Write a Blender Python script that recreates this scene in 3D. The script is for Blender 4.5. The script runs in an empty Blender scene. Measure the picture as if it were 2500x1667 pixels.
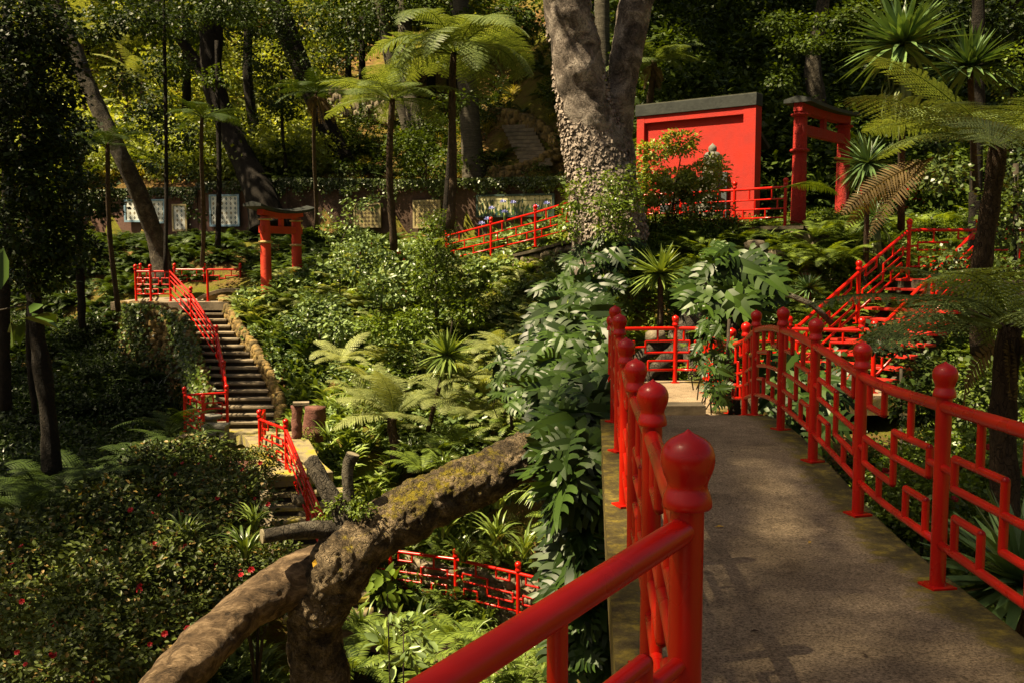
import bpy, math, random
import numpy as np
from mathutils import Vector, noise as mnoise

# ------------------------------------------------------------------ camera, light
S = bpy.context.scene
COL = S.collection
F = 2430.6
PITCH = math.radians(5.0)
cam_d = bpy.data.cameras.new('camera'); cam = bpy.data.objects.new('camera', cam_d); COL.objects.link(cam)
cam_d.sensor_width = 36; cam_d.lens = 35; cam_d.clip_start = 0.05; cam_d.clip_end = 400
cam.location = (0, 0, 0); cam.rotation_euler = (math.radians(90) - PITCH, 0, 0)
S.camera = cam
SUN = Vector((-0.50, -0.17, 0.85)).normalized()          # towards the sun
elev = math.asin(SUN.z); azim = math.atan2(SUN.x, SUN.y)
w = bpy.data.worlds.new('World'); S.world = w; w.use_nodes = True
nt = w.node_tree; nt.nodes.clear()
sky = nt.nodes.new('ShaderNodeTexSky'); sky.sky_type = 'NISHITA'; sky.sun_disc = False
sky.sun_elevation = elev; sky.sun_rotation = azim
sky.dust_density = 4.0; sky.air_density = 1.0; sky.ozone_density = 0.4
bg = nt.nodes.new('ShaderNodeBackground'); bg.inputs[1].default_value = 0.028
out = nt.nodes.new('ShaderNodeOutputWorld')
nt.links.new(sky.outputs[0], bg.inputs[0]); nt.links.new(bg.outputs[0], out.inputs[0])
sd = bpy.data.lights.new('sun', 'SUN'); sd.energy = 5.0; sd.angle = math.radians(0.5); sd.color = (1.0, 0.90, 0.70)
so = bpy.data.objects.new('sun', sd); COL.objects.link(so); so.rotation_euler = SUN.to_track_quat('Z', 'Y').to_euler()
S.view_settings.view_transform = 'Standard'; S.view_settings.look = 'None'
S.view_settings.exposure = 1.55; S.view_settings.gamma = 1.0
S.view_settings.use_white_balance = True; S.view_settings.white_balance_temperature = 8100; S.view_settings.white_balance_tint = 10
S.cycles.max_bounces = 6; S.cycles.diffuse_bounces = 2; S.cycles.transparent_max_bounces = 4; S.cycles.transmission_bounces = 3

def at(px, py, Y):
    u = (px - 1250) / F; v = (833.5 - py) / F
    d = np.array([u, math.cos(PITCH) + v * math.sin(PITCH), -math.sin(PITCH) + v * math.cos(PITCH)])
    return d * (Y / d[1])

def proj(P):
    P = np.asarray(P, float)
    dep = P[..., 1] * math.cos(PITCH) - P[..., 2] * math.sin(PITCH)
    up = P[..., 1] * math.sin(PITCH) + P[..., 2] * math.cos(PITCH)
    dep = np.where(dep < .01, .01, dep)
    return 1250 + F * P[..., 0] / dep, 833.5 - F * up / dep

# ------------------------------------------------------------------ object helpers
WL = {}
def link(o, parent=None):
    COL.objects.link(o)
    if parent is not None: o.parent = parent
    return o
def tag(o, label=None, cat=None, group=None, kind=None):
    if label: o['label'] = label
    if cat: o['category'] = cat
    if group: o['group'] = group
    if kind: o['kind'] = kind
    return o
def empty(name, loc, label=None, cat=None, group=None):
    o = bpy.data.objects.new(name, None); o.location = loc; o.empty_display_size = .2
    link(o); WL[o.name] = np.array(loc, float)
    return tag(o, label, cat, group)
def mesh(name, V, Fs, mat, smooth=True, attrs=None):
    """V (n,3); Fs: list of (m,k) int arrays or a list of tuples"""
    me = bpy.data.meshes.new(name)
    V = np.asarray(V, np.float32).reshape(-1, 3)
    if isinstance(Fs, np.ndarray): Fs = [Fs]
    if len(Fs) and not isinstance(Fs[0], np.ndarray):
        me.from_pydata([tuple(v) for v in V.tolist()], [], [tuple(f) for f in Fs])
    else:
        idx = np.concatenate([f.reshape(-1) for f in Fs]).astype(np.int32)
        cnt = np.concatenate([np.full(len(f), f.shape[1]) for f in Fs]).astype(np.int32)
        st = np.concatenate([[0], np.cumsum(cnt)[:-1]]).astype(np.int32)
        me.vertices.add(len(V)); me.vertices.foreach_set('co', V.reshape(-1))
        me.loops.add(len(idx)); me.loops.foreach_set('vertex_index', idx)
        me.polygons.add(len(cnt)); me.polygons.foreach_set('loop_start', st); me.polygons.foreach_set('loop_total', cnt)
        me.update(calc_edges=True)
    if smooth:
        me.polygons.foreach_set('use_smooth', np.ones(len(me.polygons), bool))
    if attrs:
        for k, a in attrs.items():
            at_ = me.attributes.new(k, 'FLOAT', 'POINT'); at_.data.foreach_set('value', np.asarray(a, np.float32))
    for m in (mat if isinstance(mat, (list, tuple)) else [mat]): me.materials.append(m)
    me.update()
    return me
def obj(name, me, parent=None, loc=(0, 0, 0), rot=(0, 0, 0), sc=1.0):
    o = bpy.data.objects.new(name, me); o.location = loc; o.rotation_euler = rot
    o.scale = (sc, sc, sc) if not hasattr(sc, '__len__') else sc
    link(o, parent); WL[o.name] = np.array(loc, float) + (WL.get(parent.name, 0) if parent else 0)
    return o
def wobj(name, V, Fs, mat, parent=None, smooth=True, attrs=None):
    """mesh given in world coordinates, stored relative to its own base / parent"""
    V = np.asarray(V, float).reshape(-1, 3)
    if parent is not None:
        me = mesh(name, V - WL[parent.name], Fs, mat, smooth, attrs)
        return obj(name, me, parent)
    base = np.array([V[:, 0].mean(), V[:, 1].mean(), V[:, 2].min()])
    me = mesh(name, V - base, Fs, mat, smooth, attrs)
    return obj(name, me, None, base)

class MB:
    def __init__(s): s.V = []; s.F = []; s.n = 0
    def add(s, V, Fc):
        V = np.asarray(V, float).reshape(-1, 3)
        s.V.append(V); s.F += [tuple(i + s.n for i in f) for f in Fc]; s.n += len(V)
    def box(s, c, size, rz=0.0, rx=0.0, bev=0.0):
        x, y, z = [a / 2 for a in size]
        P = np.array([[sx * x, sy * y, sz * z] for sz in (-1, 1) for sy in (-1, 1) for sx in (-1, 1)])
        if rx: P = P @ np.array([[1, 0, 0], [0, math.cos(rx), math.sin(rx)], [0, -math.sin(rx), math.cos(rx)]])
        cz, sz_ = math.cos(rz), math.sin(rz)
        P = P @ np.array([[cz, sz_, 0], [-sz_, cz, 0], [0, 0, 1]]) + np.array(c)
        s.add(P, [(0, 2, 3, 1), (4, 5, 7, 6), (0, 1, 5, 4), (2, 6, 7, 3), (0, 4, 6, 2), (1, 3, 7, 5)])
    def bar(s, a, b, w_, h):
        """box beam from a to b (world), w_ wide, h high"""
        a = np.array(a, float); b = np.array(b, float); d = b - a; L = np.linalg.norm(d); d /= L
        sd_ = np.cross(d, [0, 0, 1.]); sd_ /= np.linalg.norm(sd_); up = np.cross(sd_, d)
        P = [p + sd_ * sx * w_ / 2 + up * su * h / 2 for p in (a, b) for sx, su in ((-1, -1), (1, -1), (1, 1), (-1, 1))]
        s.add(P, [(0, 1, 2, 3), (7, 6, 5, 4), (0, 4, 5, 1), (1, 5, 6, 2), (2, 6, 7, 3), (3, 7, 4, 0)])
    def tube(s, pts, r, seg=10, cap=True):
        P = np.array(pts, float); n = len(P); r = np.broadcast_to(np.array(r, float), (n,))
        T = np.gradient(P, axis=0); T /= np.linalg.norm(T, axis=1)[:, None]
        ref = np.array([0, 0, 1.]) if abs(T[0][2]) < .9 else np.array([1., 0, 0])
        V = []; 
        for i in range(n):
            a = np.cross(T[i], ref); a /= np.linalg.norm(a); b = np.cross(a, T[i]); ref = b
            ang = np.arange(seg) * 2 * math.pi / seg
            V.append(P[i] + r[i] * (np.cos(ang)[:, None] * a + np.sin(ang)[:, None] * b))
        V = np.concatenate(V); Fc = []
        for i in range(n - 1):
            for k in range(seg):
                k2 = (k + 1) % seg
                Fc.append((i * seg + k, i * seg + k2, (i + 1) * seg + k2, (i + 1) * seg + k))
        if cap: Fc.append(tuple(range(seg))[::-1]); Fc.append(tuple((n - 1) * seg + k for k in range(seg)))
        s.add(V, Fc)
    def lathe(s, prof, c=(0, 0, 0), seg=20):
        V = []; Fc = []; n = len(prof)
        for r, z in prof:
            for k in range(seg):
                a = 2 * math.pi * k / seg; V.append((c[0] + r * math.cos(a), c[1] + r * math.sin(a), c[2] + z))
        for i in range(n - 1):
            for k in range(seg):
                k2 = (k + 1) % seg
                Fc.append((i * seg + k, i * seg + k2, (i + 1) * seg + k2, (i + 1) * seg + k))
        Fc.append(tuple(range(seg))[::-1]); Fc.append(tuple((n - 1) * seg + k for k in range(seg)))
        s.add(V, Fc)
    def rock(s, c, size, rng, sub=2):
        """lumpy stone"""
        n, m = 5, 8; V = []; ph = rng.uniform(0, 6, 6)
        V.append((0, 0, -1)); 
        for i in range(1, n):
            for k in range(m):
                th = math.pi * i / n; a = 2 * math.pi * k / m
                p = np.array([math.sin(th) * math.cos(a), math.sin(th) * math.sin(a), -math.cos(th)])
                p = np.sign(p) * np.abs(p) ** .7
                V.append(p * (1 + rng.uniform(-.13, .13)))
        V.append((0, 0, 1)); V = np.array(V, float) * np.array(size) / 2
        a = rng.uniform(0, 6.28); R = np.array([[math.cos(a), math.sin(a), 0], [-math.sin(a), math.cos(a), 0], [0, 0, 1]])
        V = V @ R + np.array(c); Fc = []
        for k in range(m):
            k2 = (k + 1) % m
            Fc.append((0, 1 + k2, 1 + k)); Fc.append((len(V) - 1, 1 + (n - 2) * m + k, 1 + (n - 2) * m + k2))
            for i in range(n - 2):
                Fc.append((1 + i * m + k, 1 + i * m + k2, 1 + (i + 1) * m + k2, 1 + (i + 1) * m + k))
        s.add(V, Fc)
    def build(s, name, mat, parent=None, smooth=True):
        o = wobj(name, np.concatenate(s.V), s.F, mat, parent, smooth)
        return o
    def mesh(s, name, mat, smooth=True):
        return mesh(name, np.concatenate(s.V), s.F, mat, smooth)

def edge_split(o, ang=35):
    for p in o.data.polygons: pass
    try:
        o.data.set_sharp_from_angle(angle=math.radians(ang))
    except Exception: pass
    return o
def bevel(o, w_=0.01, seg=2):
    m = o.modifiers.new('bevel', 'BEVEL'); m.width = w_; m.segments = seg; m.limit_method = 'ANGLE'
    edge_split(o); return o

# ------------------------------------------------------------------ materials
def newmat(name):
    m = bpy.data.materials.new(name); m.use_nodes = True; n = m.node_tree; n.nodes.clear()
    return m, n, n.nodes.new('ShaderNodeOutputMaterial')
def N(n, t, **kw):
    x = n.nodes.new(t)
    for k, v in kw.items(): setattr(x, k, v)
    return x
def ramp(n, fac, stops, interp='LINEAR'):
    r = N(n, 'ShaderNodeValToRGB'); r.color_ramp.interpolation = interp
    el = r.color_ramp.elements
    while len(el) < len(stops): el.new(.5)
    for e, (p, c) in zip(el, stops): e.position = p; e.color = (*c, 1) if len(c) == 3 else c
    if fac is not None: n.links.new(fac, r.inputs[0])
    return r.outputs[0]
def noise(n, scale, detail=4, rough=.55, coord=None, dist=0):
    t = N(n, 'ShaderNodeTexNoise'); t.inputs['Scale'].default_value = scale; t.inputs['Detail'].default_value = detail
    t.inputs['Roughness'].default_value = rough; t.inputs['Distortion'].default_value = dist
    if coord is not None: n.links.new(coord, t.inputs['Vector'])
    return t.outputs[0]
def mix(n, fac, a, b, mode='MIX'):
    m = N(n, 'ShaderNodeMix', data_type='RGBA', blend_type=mode)
    for i, v in ((0, fac), (6, a), (7, b)):
        if isinstance(v, (int, float)): m.inputs[i].default_value = v
        elif isinstance(v, tuple): m.inputs[i].default_value = (*v, 1)
        else: n.links.new(v, m.inputs[i])
    return m.outputs[2]
def math_(n, op, a, b=0.0, clamp=False):
    m = N(n, 'ShaderNodeMath', operation=op, use_clamp=clamp)
    for i, v in ((0, a), (1, b)):
        if isinstance(v, (int, float)): m.inputs[i].default_value = v
        else: n.links.new(v, m.inputs[i])
    return m.outputs[0]
def bump(n, h, strength=.4, dist=.02):
    b = N(n, 'ShaderNodeBump'); b.inputs['Strength'].default_value = strength; b.inputs['Distance'].default_value = dist
    n.links.new(h, b.inputs['Height']); return b.outputs[0]
def coord(n, k='Object'):
    return N(n, 'ShaderNodeTexCoord').outputs[k]
def pos(n): return N(n, 'ShaderNodeNewGeometry').outputs['Position']
def principled(n, out_, col, rough=.5, spec=.5, normal=None, coat=0):
    p = N(n, 'ShaderNodeBsdfPrincipled')
    if isinstance(col, tuple): p.inputs['Base Color'].default_value = (*col, 1)
    else: n.links.new(col, p.inputs['Base Color'])
    if isinstance(rough, (int, float)): p.inputs['Roughness'].default_value = rough
    else: n.links.new(rough, p.inputs['Roughness'])
    p.inputs['Specular IOR Level'].default_value = spec
    if coat: p.inputs['Coat Weight'].default_value = coat; p.inputs['Coat Roughness'].default_value = .25
    if normal is not None: n.links.new(normal, p.inputs['Normal'])
    if out_ is not None: n.links.new(p.outputs[0], out_.inputs[0])
    return p

def leaf_mat(name, dark, light, rough=.42, trans=.28, spec=.4, dead=None, hue_noise=.35, green=True):
    rough = rough + .02; spec = spec * .75; dark = tuple(v * .55 for v in dark)  # dark stop lowered so shade among the leaves sits in the colour
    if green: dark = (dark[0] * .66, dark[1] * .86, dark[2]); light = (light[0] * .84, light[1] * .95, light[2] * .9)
    m, n, o = newmat(name)
    g = N(n, 'ShaderNodeNewGeometry'); oi = N(n, 'ShaderNodeObjectInfo')
    r = math_(n, 'ADD', math_(n, 'MULTIPLY', g.outputs['Random Per Island'], .55), math_(n, 'MULTIPLY', oi.outputs['Random'], .15))
    nz = noise(n, hue_noise, 2, .5, g.outputs['Position'])
    r = math_(n, 'ADD', r, math_(n, 'MULTIPLY', math_(n, 'SUBTRACT', nz, .4), 1.2))
    stops = [(0.05, dark), (.55, tuple((a + b) / 2 for a, b in zip(dark, light))), (.95, light)]
    c = ramp(n, r, stops)
    if dead:
        gt = math_(n, 'GREATER_THAN', g.outputs['Random Per Island'], 1 - dead[1])
        c = mix(n, gt, c, dead[0])
    p = principled(n, None, c, rough, spec)
    t = N(n, 'ShaderNodeBsdfTranslucent'); tc = mix(n, 1.0, c, (1.5, 1.35, .5), 'MULTIPLY'); n.links.new(tc, t.inputs[0])
    ms = N(n, 'ShaderNodeMixShader'); ms.inputs[0].default_value = trans
    n.links.new(p.outputs[0], ms.inputs[1]); n.links.new(t.outputs[0], ms.inputs[2]); n.links.new(ms.outputs[0], o.inputs[0])
    return m

M = {}
M['fern'] = leaf_mat('fern_green', (.050, .085, .012), (.26, .32, .055), .5, .35)
M['fern_pale'] = leaf_mat('fern_pale', (.14, .19, .05), (.42, .47, .19), .5, .38, green=False)  # sunlit copy of the fern, brightness put into its colour
M['fern_dark'] = leaf_mat('fern_dark', (.022, .045, .010), (.085, .125, .022), .5, .25)  # darker fern copy, shade of the dark banks put into its colour
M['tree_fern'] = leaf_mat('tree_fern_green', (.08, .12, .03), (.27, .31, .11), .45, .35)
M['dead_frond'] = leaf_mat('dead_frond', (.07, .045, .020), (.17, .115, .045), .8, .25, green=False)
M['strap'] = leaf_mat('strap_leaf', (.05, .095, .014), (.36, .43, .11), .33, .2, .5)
M['strap_dark'] = leaf_mat('strap_dark', (.020, .042, .012), (.075, .115, .028), .35, .15, .5)  # darker strap leaf copy with the shade put into its colour
M['grass'] = leaf_mat('pale_grass', (.13, .17, .04), (.42, .42, .16), .5, .3)
M['yucca'] = leaf_mat('yucca_blue', (.045, .085, .030), (.18, .27, .09), .38, .12, .5)
M['yucca_dry'] = leaf_mat('yucca_skirt', (.05, .08, .025), (.20, .22, .07), .5, .2)
M['shrub'] = leaf_mat('shrub_green', (.045, .080, .010), (.22, .29, .04), .36, .28, .5)
M['shrub_yel'] = leaf_mat('shrub_yellow', (.11, .17, .02), (.40, .47, .11), .38, .38, .5, green=False)
M['shrub_grey'] = leaf_mat('shrub_greygreen', (.07, .11, .035), (.32, .40, .15), .34, .2, .5)
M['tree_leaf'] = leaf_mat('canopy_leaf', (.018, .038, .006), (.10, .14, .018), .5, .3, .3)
M['tree_lit'] = leaf_mat('canopy_sunlit', (.10, .15, .015), (.42, .47, .12), .45, .45, .4, green=False)  # sunlit copy of the canopy leaf, sun put into the colour
M['tree_shaded'] = leaf_mat('canopy_shaded', (.012, .024, .005), (.05, .078, .012), .48, .18, .3)  # shaded copy of the canopy leaf, shade put into the colour
M['monstera'] = leaf_mat('monstera_leaf', (.012, .032, .006), (.058, .100, .014), .42, .1, .35, hue_noise=.8)
M['camellia'] = leaf_mat('camellia_leaf', (.022, .038, .007), (.13, .15, .030), .42, .1, .3, dead=((.24, .16, .05), .08))
M['ivy'] = leaf_mat('ivy_leaf', (.020, .040, .008), (.11, .14, .030), .38, .15, .5)
M['drygrass'] = leaf_mat('hill_grass', (.18, .17, .02), (.58, .50, .10), .6, .35, green=False)

def mk_red(name, rough_bump=0.0, scale=40, c1=(.36, .005, .004), c2=(.54, .010, .005), rg=.27):
    m, n, o = newmat(name); cp = pos(n)
    nz = noise(n, 2.2, 4, .6, cp); c = ramp(n, nz, [(.3, c1), (.7, c2)])
    fine = noise(n, 60, 3, .6, cp); spots = ramp(n, noise(n, 14, 5, .7, cp), [(.70, (0, 0, 0)), (.76, (1, 1, 1))])
    c = mix(n, math_(n, 'MULTIPLY', spots, .5), c, (.16, .012, .008))
    r = ramp(n, nz, [(.3, (rg - .06,) * 3), (.7, (rg + .1,) * 3)])
    h = noise(n, scale, 5, .7, cp)
    nb = bump(n, h, rough_bump if rough_bump else .05, .09 if rough_bump > .9 else (.03 if rough_bump else .004))
    principled(n, o, c, r, .40, nb)
    return m
M['red'] = mk_red('red_gloss_paint')
M['red_dark'] = mk_red('red_steps_paint', .25, 30, (.34, .012, .007), (.46, .02, .01), .5)
M['red_rough'] = mk_red('red_rough_plaster', 1.0, 26, (.36, .011, .006), (.50, .018, .009), .7)
M['red_stucco'] = mk_red('red_fine_stucco', .5, 60, (.34, .011, .006), (.46, .018, .008), .75)
M['red_old'] = mk_red('red_torii_paint', .35, 12, (.42, .022, .010), (.60, .05, .018), .6)

def simple(name, stops, scale=3, rough=.85, bs=.5, bscale=25, bd=.02, spec=.3, dist=0, k='pos'):
    m, n, o = newmat(name); cp = pos(n) if k == 'pos' else coord(n)
    c = ramp(n, noise(n, scale, 7, .65, cp, dist), stops)
    principled(n, o, c, rough, spec, bump(n, noise(n, bscale, 6, .7, cp), bs, bd))
    return m
M['gold'] = simple('ochre_ring', [(.3, (.35, .22, .08)), (.7, (.52, .36, .15))], 8, .6, .2)
M['roof'] = simple('dark_roof_boards', [(.3, (.012, .015, .013)), (.7, (.032, .037, .032))], 5, .7, .4, 18)
M['roof_moss'] = simple('roof_moss', [(.3, (.03, .032, .02)), (.7, (.08, .08, .05))], 5, .95, .5, 30)
M['stone'] = simple('garden_stone', [(.3, (.07, .055, .035)), (.5, (.15, .12, .08)), (.7, (.26, .22, .15))], 4, .9, .8, 12, .04)
M['stone_warm'] = simple('mossy_warm_stone', [(.3, (.04, .035, .012)), (.45, (.12, .085, .035)), (.58, (.26, .17, .06)), (.68, (.12, .13, .025))], 3.5, .95, .9, 12, .05)
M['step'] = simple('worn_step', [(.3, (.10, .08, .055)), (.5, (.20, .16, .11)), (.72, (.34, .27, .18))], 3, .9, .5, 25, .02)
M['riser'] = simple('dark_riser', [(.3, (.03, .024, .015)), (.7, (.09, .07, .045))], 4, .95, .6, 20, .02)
M['lantern'] = simple('lantern_stone', [(.3, (.09, .09, .075)), (.7, (.20, .195, .16))], 9, .95, .9, 30, .02)
M['rock_red'] = simple('reddish_tufa', [(.3, (.09, .030, .022)), (.7, (.22, .10, .075))], 5, 1, 1, 30, .04)
M['grey_wood'] = simple('blue_grey_shutter', [(.3, (.035, .045, .05)), (.7, (.07, .085, .09))], 8, .7, .2)
M['wall'] = simple('dark_lava_wall', [(.3, (.035, .022, .014)), (.55, (.085, .05, .035)), (.75, (.15, .085, .065))], 1.6, .95, .8, 10, .05)
M['pinkwall'] = simple('pink_brown_wall', [(.3, (.09, .05, .038)), (.7, (.20, .11, .085))], 1.6, .95, .5, 14, .03)
M['pipe_dark'] = simple('dark_stem', [(.3, (.018, .014, .009)), (.7, (.05, .038, .024))], 9, .9, .8, 30, .03)
M['green_iron'] = simple('dark_green_frame', [(.3, (.02, .04, .035)), (.7, (.03, .06, .05))], 9, .6, .1)
M['petal'] = simple('camellia_petal', [(.3, (.22, .004, .008)), (.7, (.38, .010, .014))], 20, .5, .1)
M['stamen'] = simple('yellow_stamen', [(.3, (.6, .35, .03)), (.7, (.7, .45, .05))], 20, .6, .1)
M['fuchsia'] = simple('fuchsia_petal', [(.3, (.40, .01, .02)), (.7, (.55, .03, .05))], 20, .5, .1)
M['agap'] = simple('lilac_petal', [(.3, (.22, .24, .52)), (.7, (.40, .42, .75))], 20, .6, .1)
M['yleaf'] = simple('fallen_leaf', [(.3, (.45, .25, .03)), (.7, (.62, .38, .05))], 20, .6, .2)
M['plaster_white'] = simple('white_house', [(.3, (.65, .65, .62)), (.7, (.75, .75, .72))], 3, .8, .1)

def bark(name, stops, scale=3, vor=14, moss=0, bd=.05, stretch=None, rough=.92, bs=1.0, ck=1.0):
    m, n, o = newmat(name); cp = pos(n)
    if stretch:
        mp = N(n, 'ShaderNodeMapping'); mp.inputs['Scale'].default_value = stretch; n.links.new(cp, mp.inputs[0]); cq = mp.outputs[0]
    else: cq = cp
    nz = noise(n, scale, 8, .7, cq, .6)
    v = N(n, 'ShaderNodeTexVoronoi', feature='DISTANCE_TO_EDGE'); v.inputs['Scale'].default_value = vor
    wv = N(n, 'ShaderNodeVectorMath', operation='MULTIPLY_ADD'); 
    nzc = N(n, 'ShaderNodeTexNoise'); nzc.inputs['Scale'].default_value = 5; n.links.new(cq, nzc.inputs[0])
    n.links.new(nzc.outputs[1], wv.inputs[0]); wv.inputs[1].default_value = (.6, .6, .6); n.links.new(cq, wv.inputs[2])
    n.links.new(wv.outputs[0], v.inputs[0])
    crack = ramp(n, v.outputs[0], [(0, (.25, .25, .25)), (.07, (1, 1, 1))])
    c = ramp(n, nz, stops)
    c = mix(n, math_(n, 'MULTIPLY', math_(n, 'SUBTRACT', 1.0, crack), .7 * ck), c, tuple(x * .4 for x in stops[0][1]))
    if moss:
        g = N(n, 'ShaderNodeNewGeometry'); sp = N(n, 'ShaderNodeSeparateXYZ'); n.links.new(g.outputs['Normal'], sp.inputs[0])
        big = noise(n, 1.3, 2, .5, cp); fine = noise(n, 9, 6, .75, cp)
        f = math_(n, 'ADD', math_(n, 'MULTIPLY', big, .9), math_(n, 'MULTIPLY', fine, 1.3))
        f = math_(n, 'ADD', f, math_(n, 'MULTIPLY', sp.outputs[2], .22))
        at_ = N(n, 'ShaderNodeAttribute', attribute_name='moss'); f = math_(n, 'ADD', f, math_(n, 'MULTIPLY', at_.outputs['Fac'], moss))
        f2 = N(n, 'ShaderNodeMapRange'); n.links.new(f, f2.inputs[0]); f2.inputs[1].default_value = 1.40; f2.inputs[2].default_value = 1.62
        mc = ramp(n, fine, [(.3, (.08, .07, .008)), (.6, (.27, .21, .016))])
        c = mix(n, f2.outputs[0], c, mc)
    h = math_(n, 'ADD', math_(n, 'MULTIPLY', crack, .6 * ck), math_(n, 'MULTIPLY', nz, 1.2))
    h = math_(n, 'ADD', h, math_(n, 'MULTIPLY', noise(n, 26, 6, .8, cq), .55))
    principled(n, o, c, rough, .25, bump(n, h, bs, bd))
    return m
M['bark_log'] = bark('log_bark', [(.36, (.028, .019, .010)), (.5, (.14, .10, .056)), (.63, (.36, .27, .165))], 5, 15, moss=.15, bd=.13)
M['bare_log'] = bark('bare_wood', [(.36, (.035, .022, .012)), (.5, (.125, .080, .044)), (.64, (.30, .205, .12))], 3, 3, 0, .06, (1.4, 4.0, 2.2), .85, 1.0, .05)
M['bark_big'] = bark('grey_pink_bark', [(.36, (.045, .036, .029)), (.48, (.16, .130, .108)), (.60, (.36, .31, .265))], 2.4, 11, 0, .07)
M['bark_dark'] = bark('shaded_bark', [(.3, (.007, .005, .003)), (.55, (.016, .012, .008)), (.75, (.040, .032, .020))], 4, 10)  # stops lowered so the shade on the trunks lies in the bark colour
M['bark_mid'] = bark('mottled_bark', [(.3, (.022, .018, .013)), (.5, (.060, .050, .036)), (.7, (.16, .142, .105))], 5, 8)
M['bark_grey'] = bark('ringed_grey_bark', [(.3, (.04, .034, .024)), (.55, (.09, .080, .058)), (.7, (.16, .142, .105))], 3, 4, 0, .02, (1, 1, 6))
M['fibre'] = bark('fibrous_trunk', [(.3, (.028, .018, .011)), (.6, (.085, .055, .033)), (.8, (.16, .11, .065))], 8, 16, 0, .05, (1, 1, .4))
M['cut'] = simple('cut_wood', [(.3, (.12, .10, .06)), (.7, (.26, .22, .14))], 8, .8, .3)

def mk_ground():
    m, n, o = newmat('hillside_soil'); cp = pos(n)
    a = noise(n, .35, 5, .6, cp); b = noise(n, 3.0, 8, .7, cp); f = noise(n, 22, 6, .75, cp)
    soil = ramp(n, b, [(.3, (.045, .025, .012)), (.5, (.15, .082, .035)), (.7, (.30, .19, .075))])
    gr = ramp(n, f, [(.3, (.030, .040, .006)), (.6, (.15, .15, .022)), (.8, (.28, .25, .045))])
    k = ramp(n, math_(n, 'ADD', a, math_(n, 'MULTIPLY', math_(n, 'SUBTRACT', f, .5), .8)), [(.42, (0, 0, 0)), (.56, (1, 1, 1))])
    c = mix(n, k, soil, gr)
    principled(n, o, c, 1.0, .1, bump(n, math_(n, 'ADD', f, b), 1.0, .08))
    return m
M['ground'] = mk_ground()
def mk_deck():
    m, n, o = newmat('weathered_concrete'); cp = pos(n)
    a = noise(n, 1.1, 5, .6, cp); b = noise(n, 9, 6, .7, cp); f = noise(n, 75, 4, .8, cp)
    c = ramp(n, a, [(.3, (.20, .148, .094)), (.7, (.38, .290, .195))])
    sp = ramp(n, f, [(.38, (.30, .28, .25)), (.55, (1, 1, 1)), (.72, (1.7, 1.65, 1.55))])
    c = mix(n, 1.0, c, sp, 'MULTIPLY')
    b2 = ramp(n, b, [(.3, (.7, .7, .7)), (.7, (1.15, 1.15, 1.15))]); c = mix(n, 1.0, c, b2, 'MULTIPLY')
    at_ = N(n, 'ShaderNodeAttribute', attribute_name='edge')
    k = math_(n, 'ADD', at_.outputs['Fac'], math_(n, 'ADD', math_(n, 'MULTIPLY', math_(n, 'SUBTRACT', b, .5), 1.3), math_(n, 'MULTIPLY', math_(n, 'SUBTRACT', a, .5), 1.0)))
    k = ramp(n, k, [(.40, (0, 0, 0)), (.72, (1, 1, 1))])
    ms = ramp(n, b, [(.3, (.030, .022, .010)), (.5, (.070, .055, .014)), (.66, (.20, .15, .018))])
    c = mix(n, math_(n, 'MULTIPLY', k, .88), c, ms)
    principled(n, o, c, .95, .15, bump(n, math_(n, 'ADD', f, math_(n, 'MULTIPLY', b, .6)), .6, .012))
    return m
M['deck'] = mk_deck()
M['mossy_conc'] = simple('mossy_concrete', [(.35, (.10, .08, .05)), (.5, (.22, .18, .10)), (.62, (.26, .22, .03))], 2.5, .95, .5, 25, .02)
M['brickpath'] = simple('brick_path', [(.3, (.10, .05, .035)), (.7, (.22, .13, .09))], 6, .95, .6, 18, .03)

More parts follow.
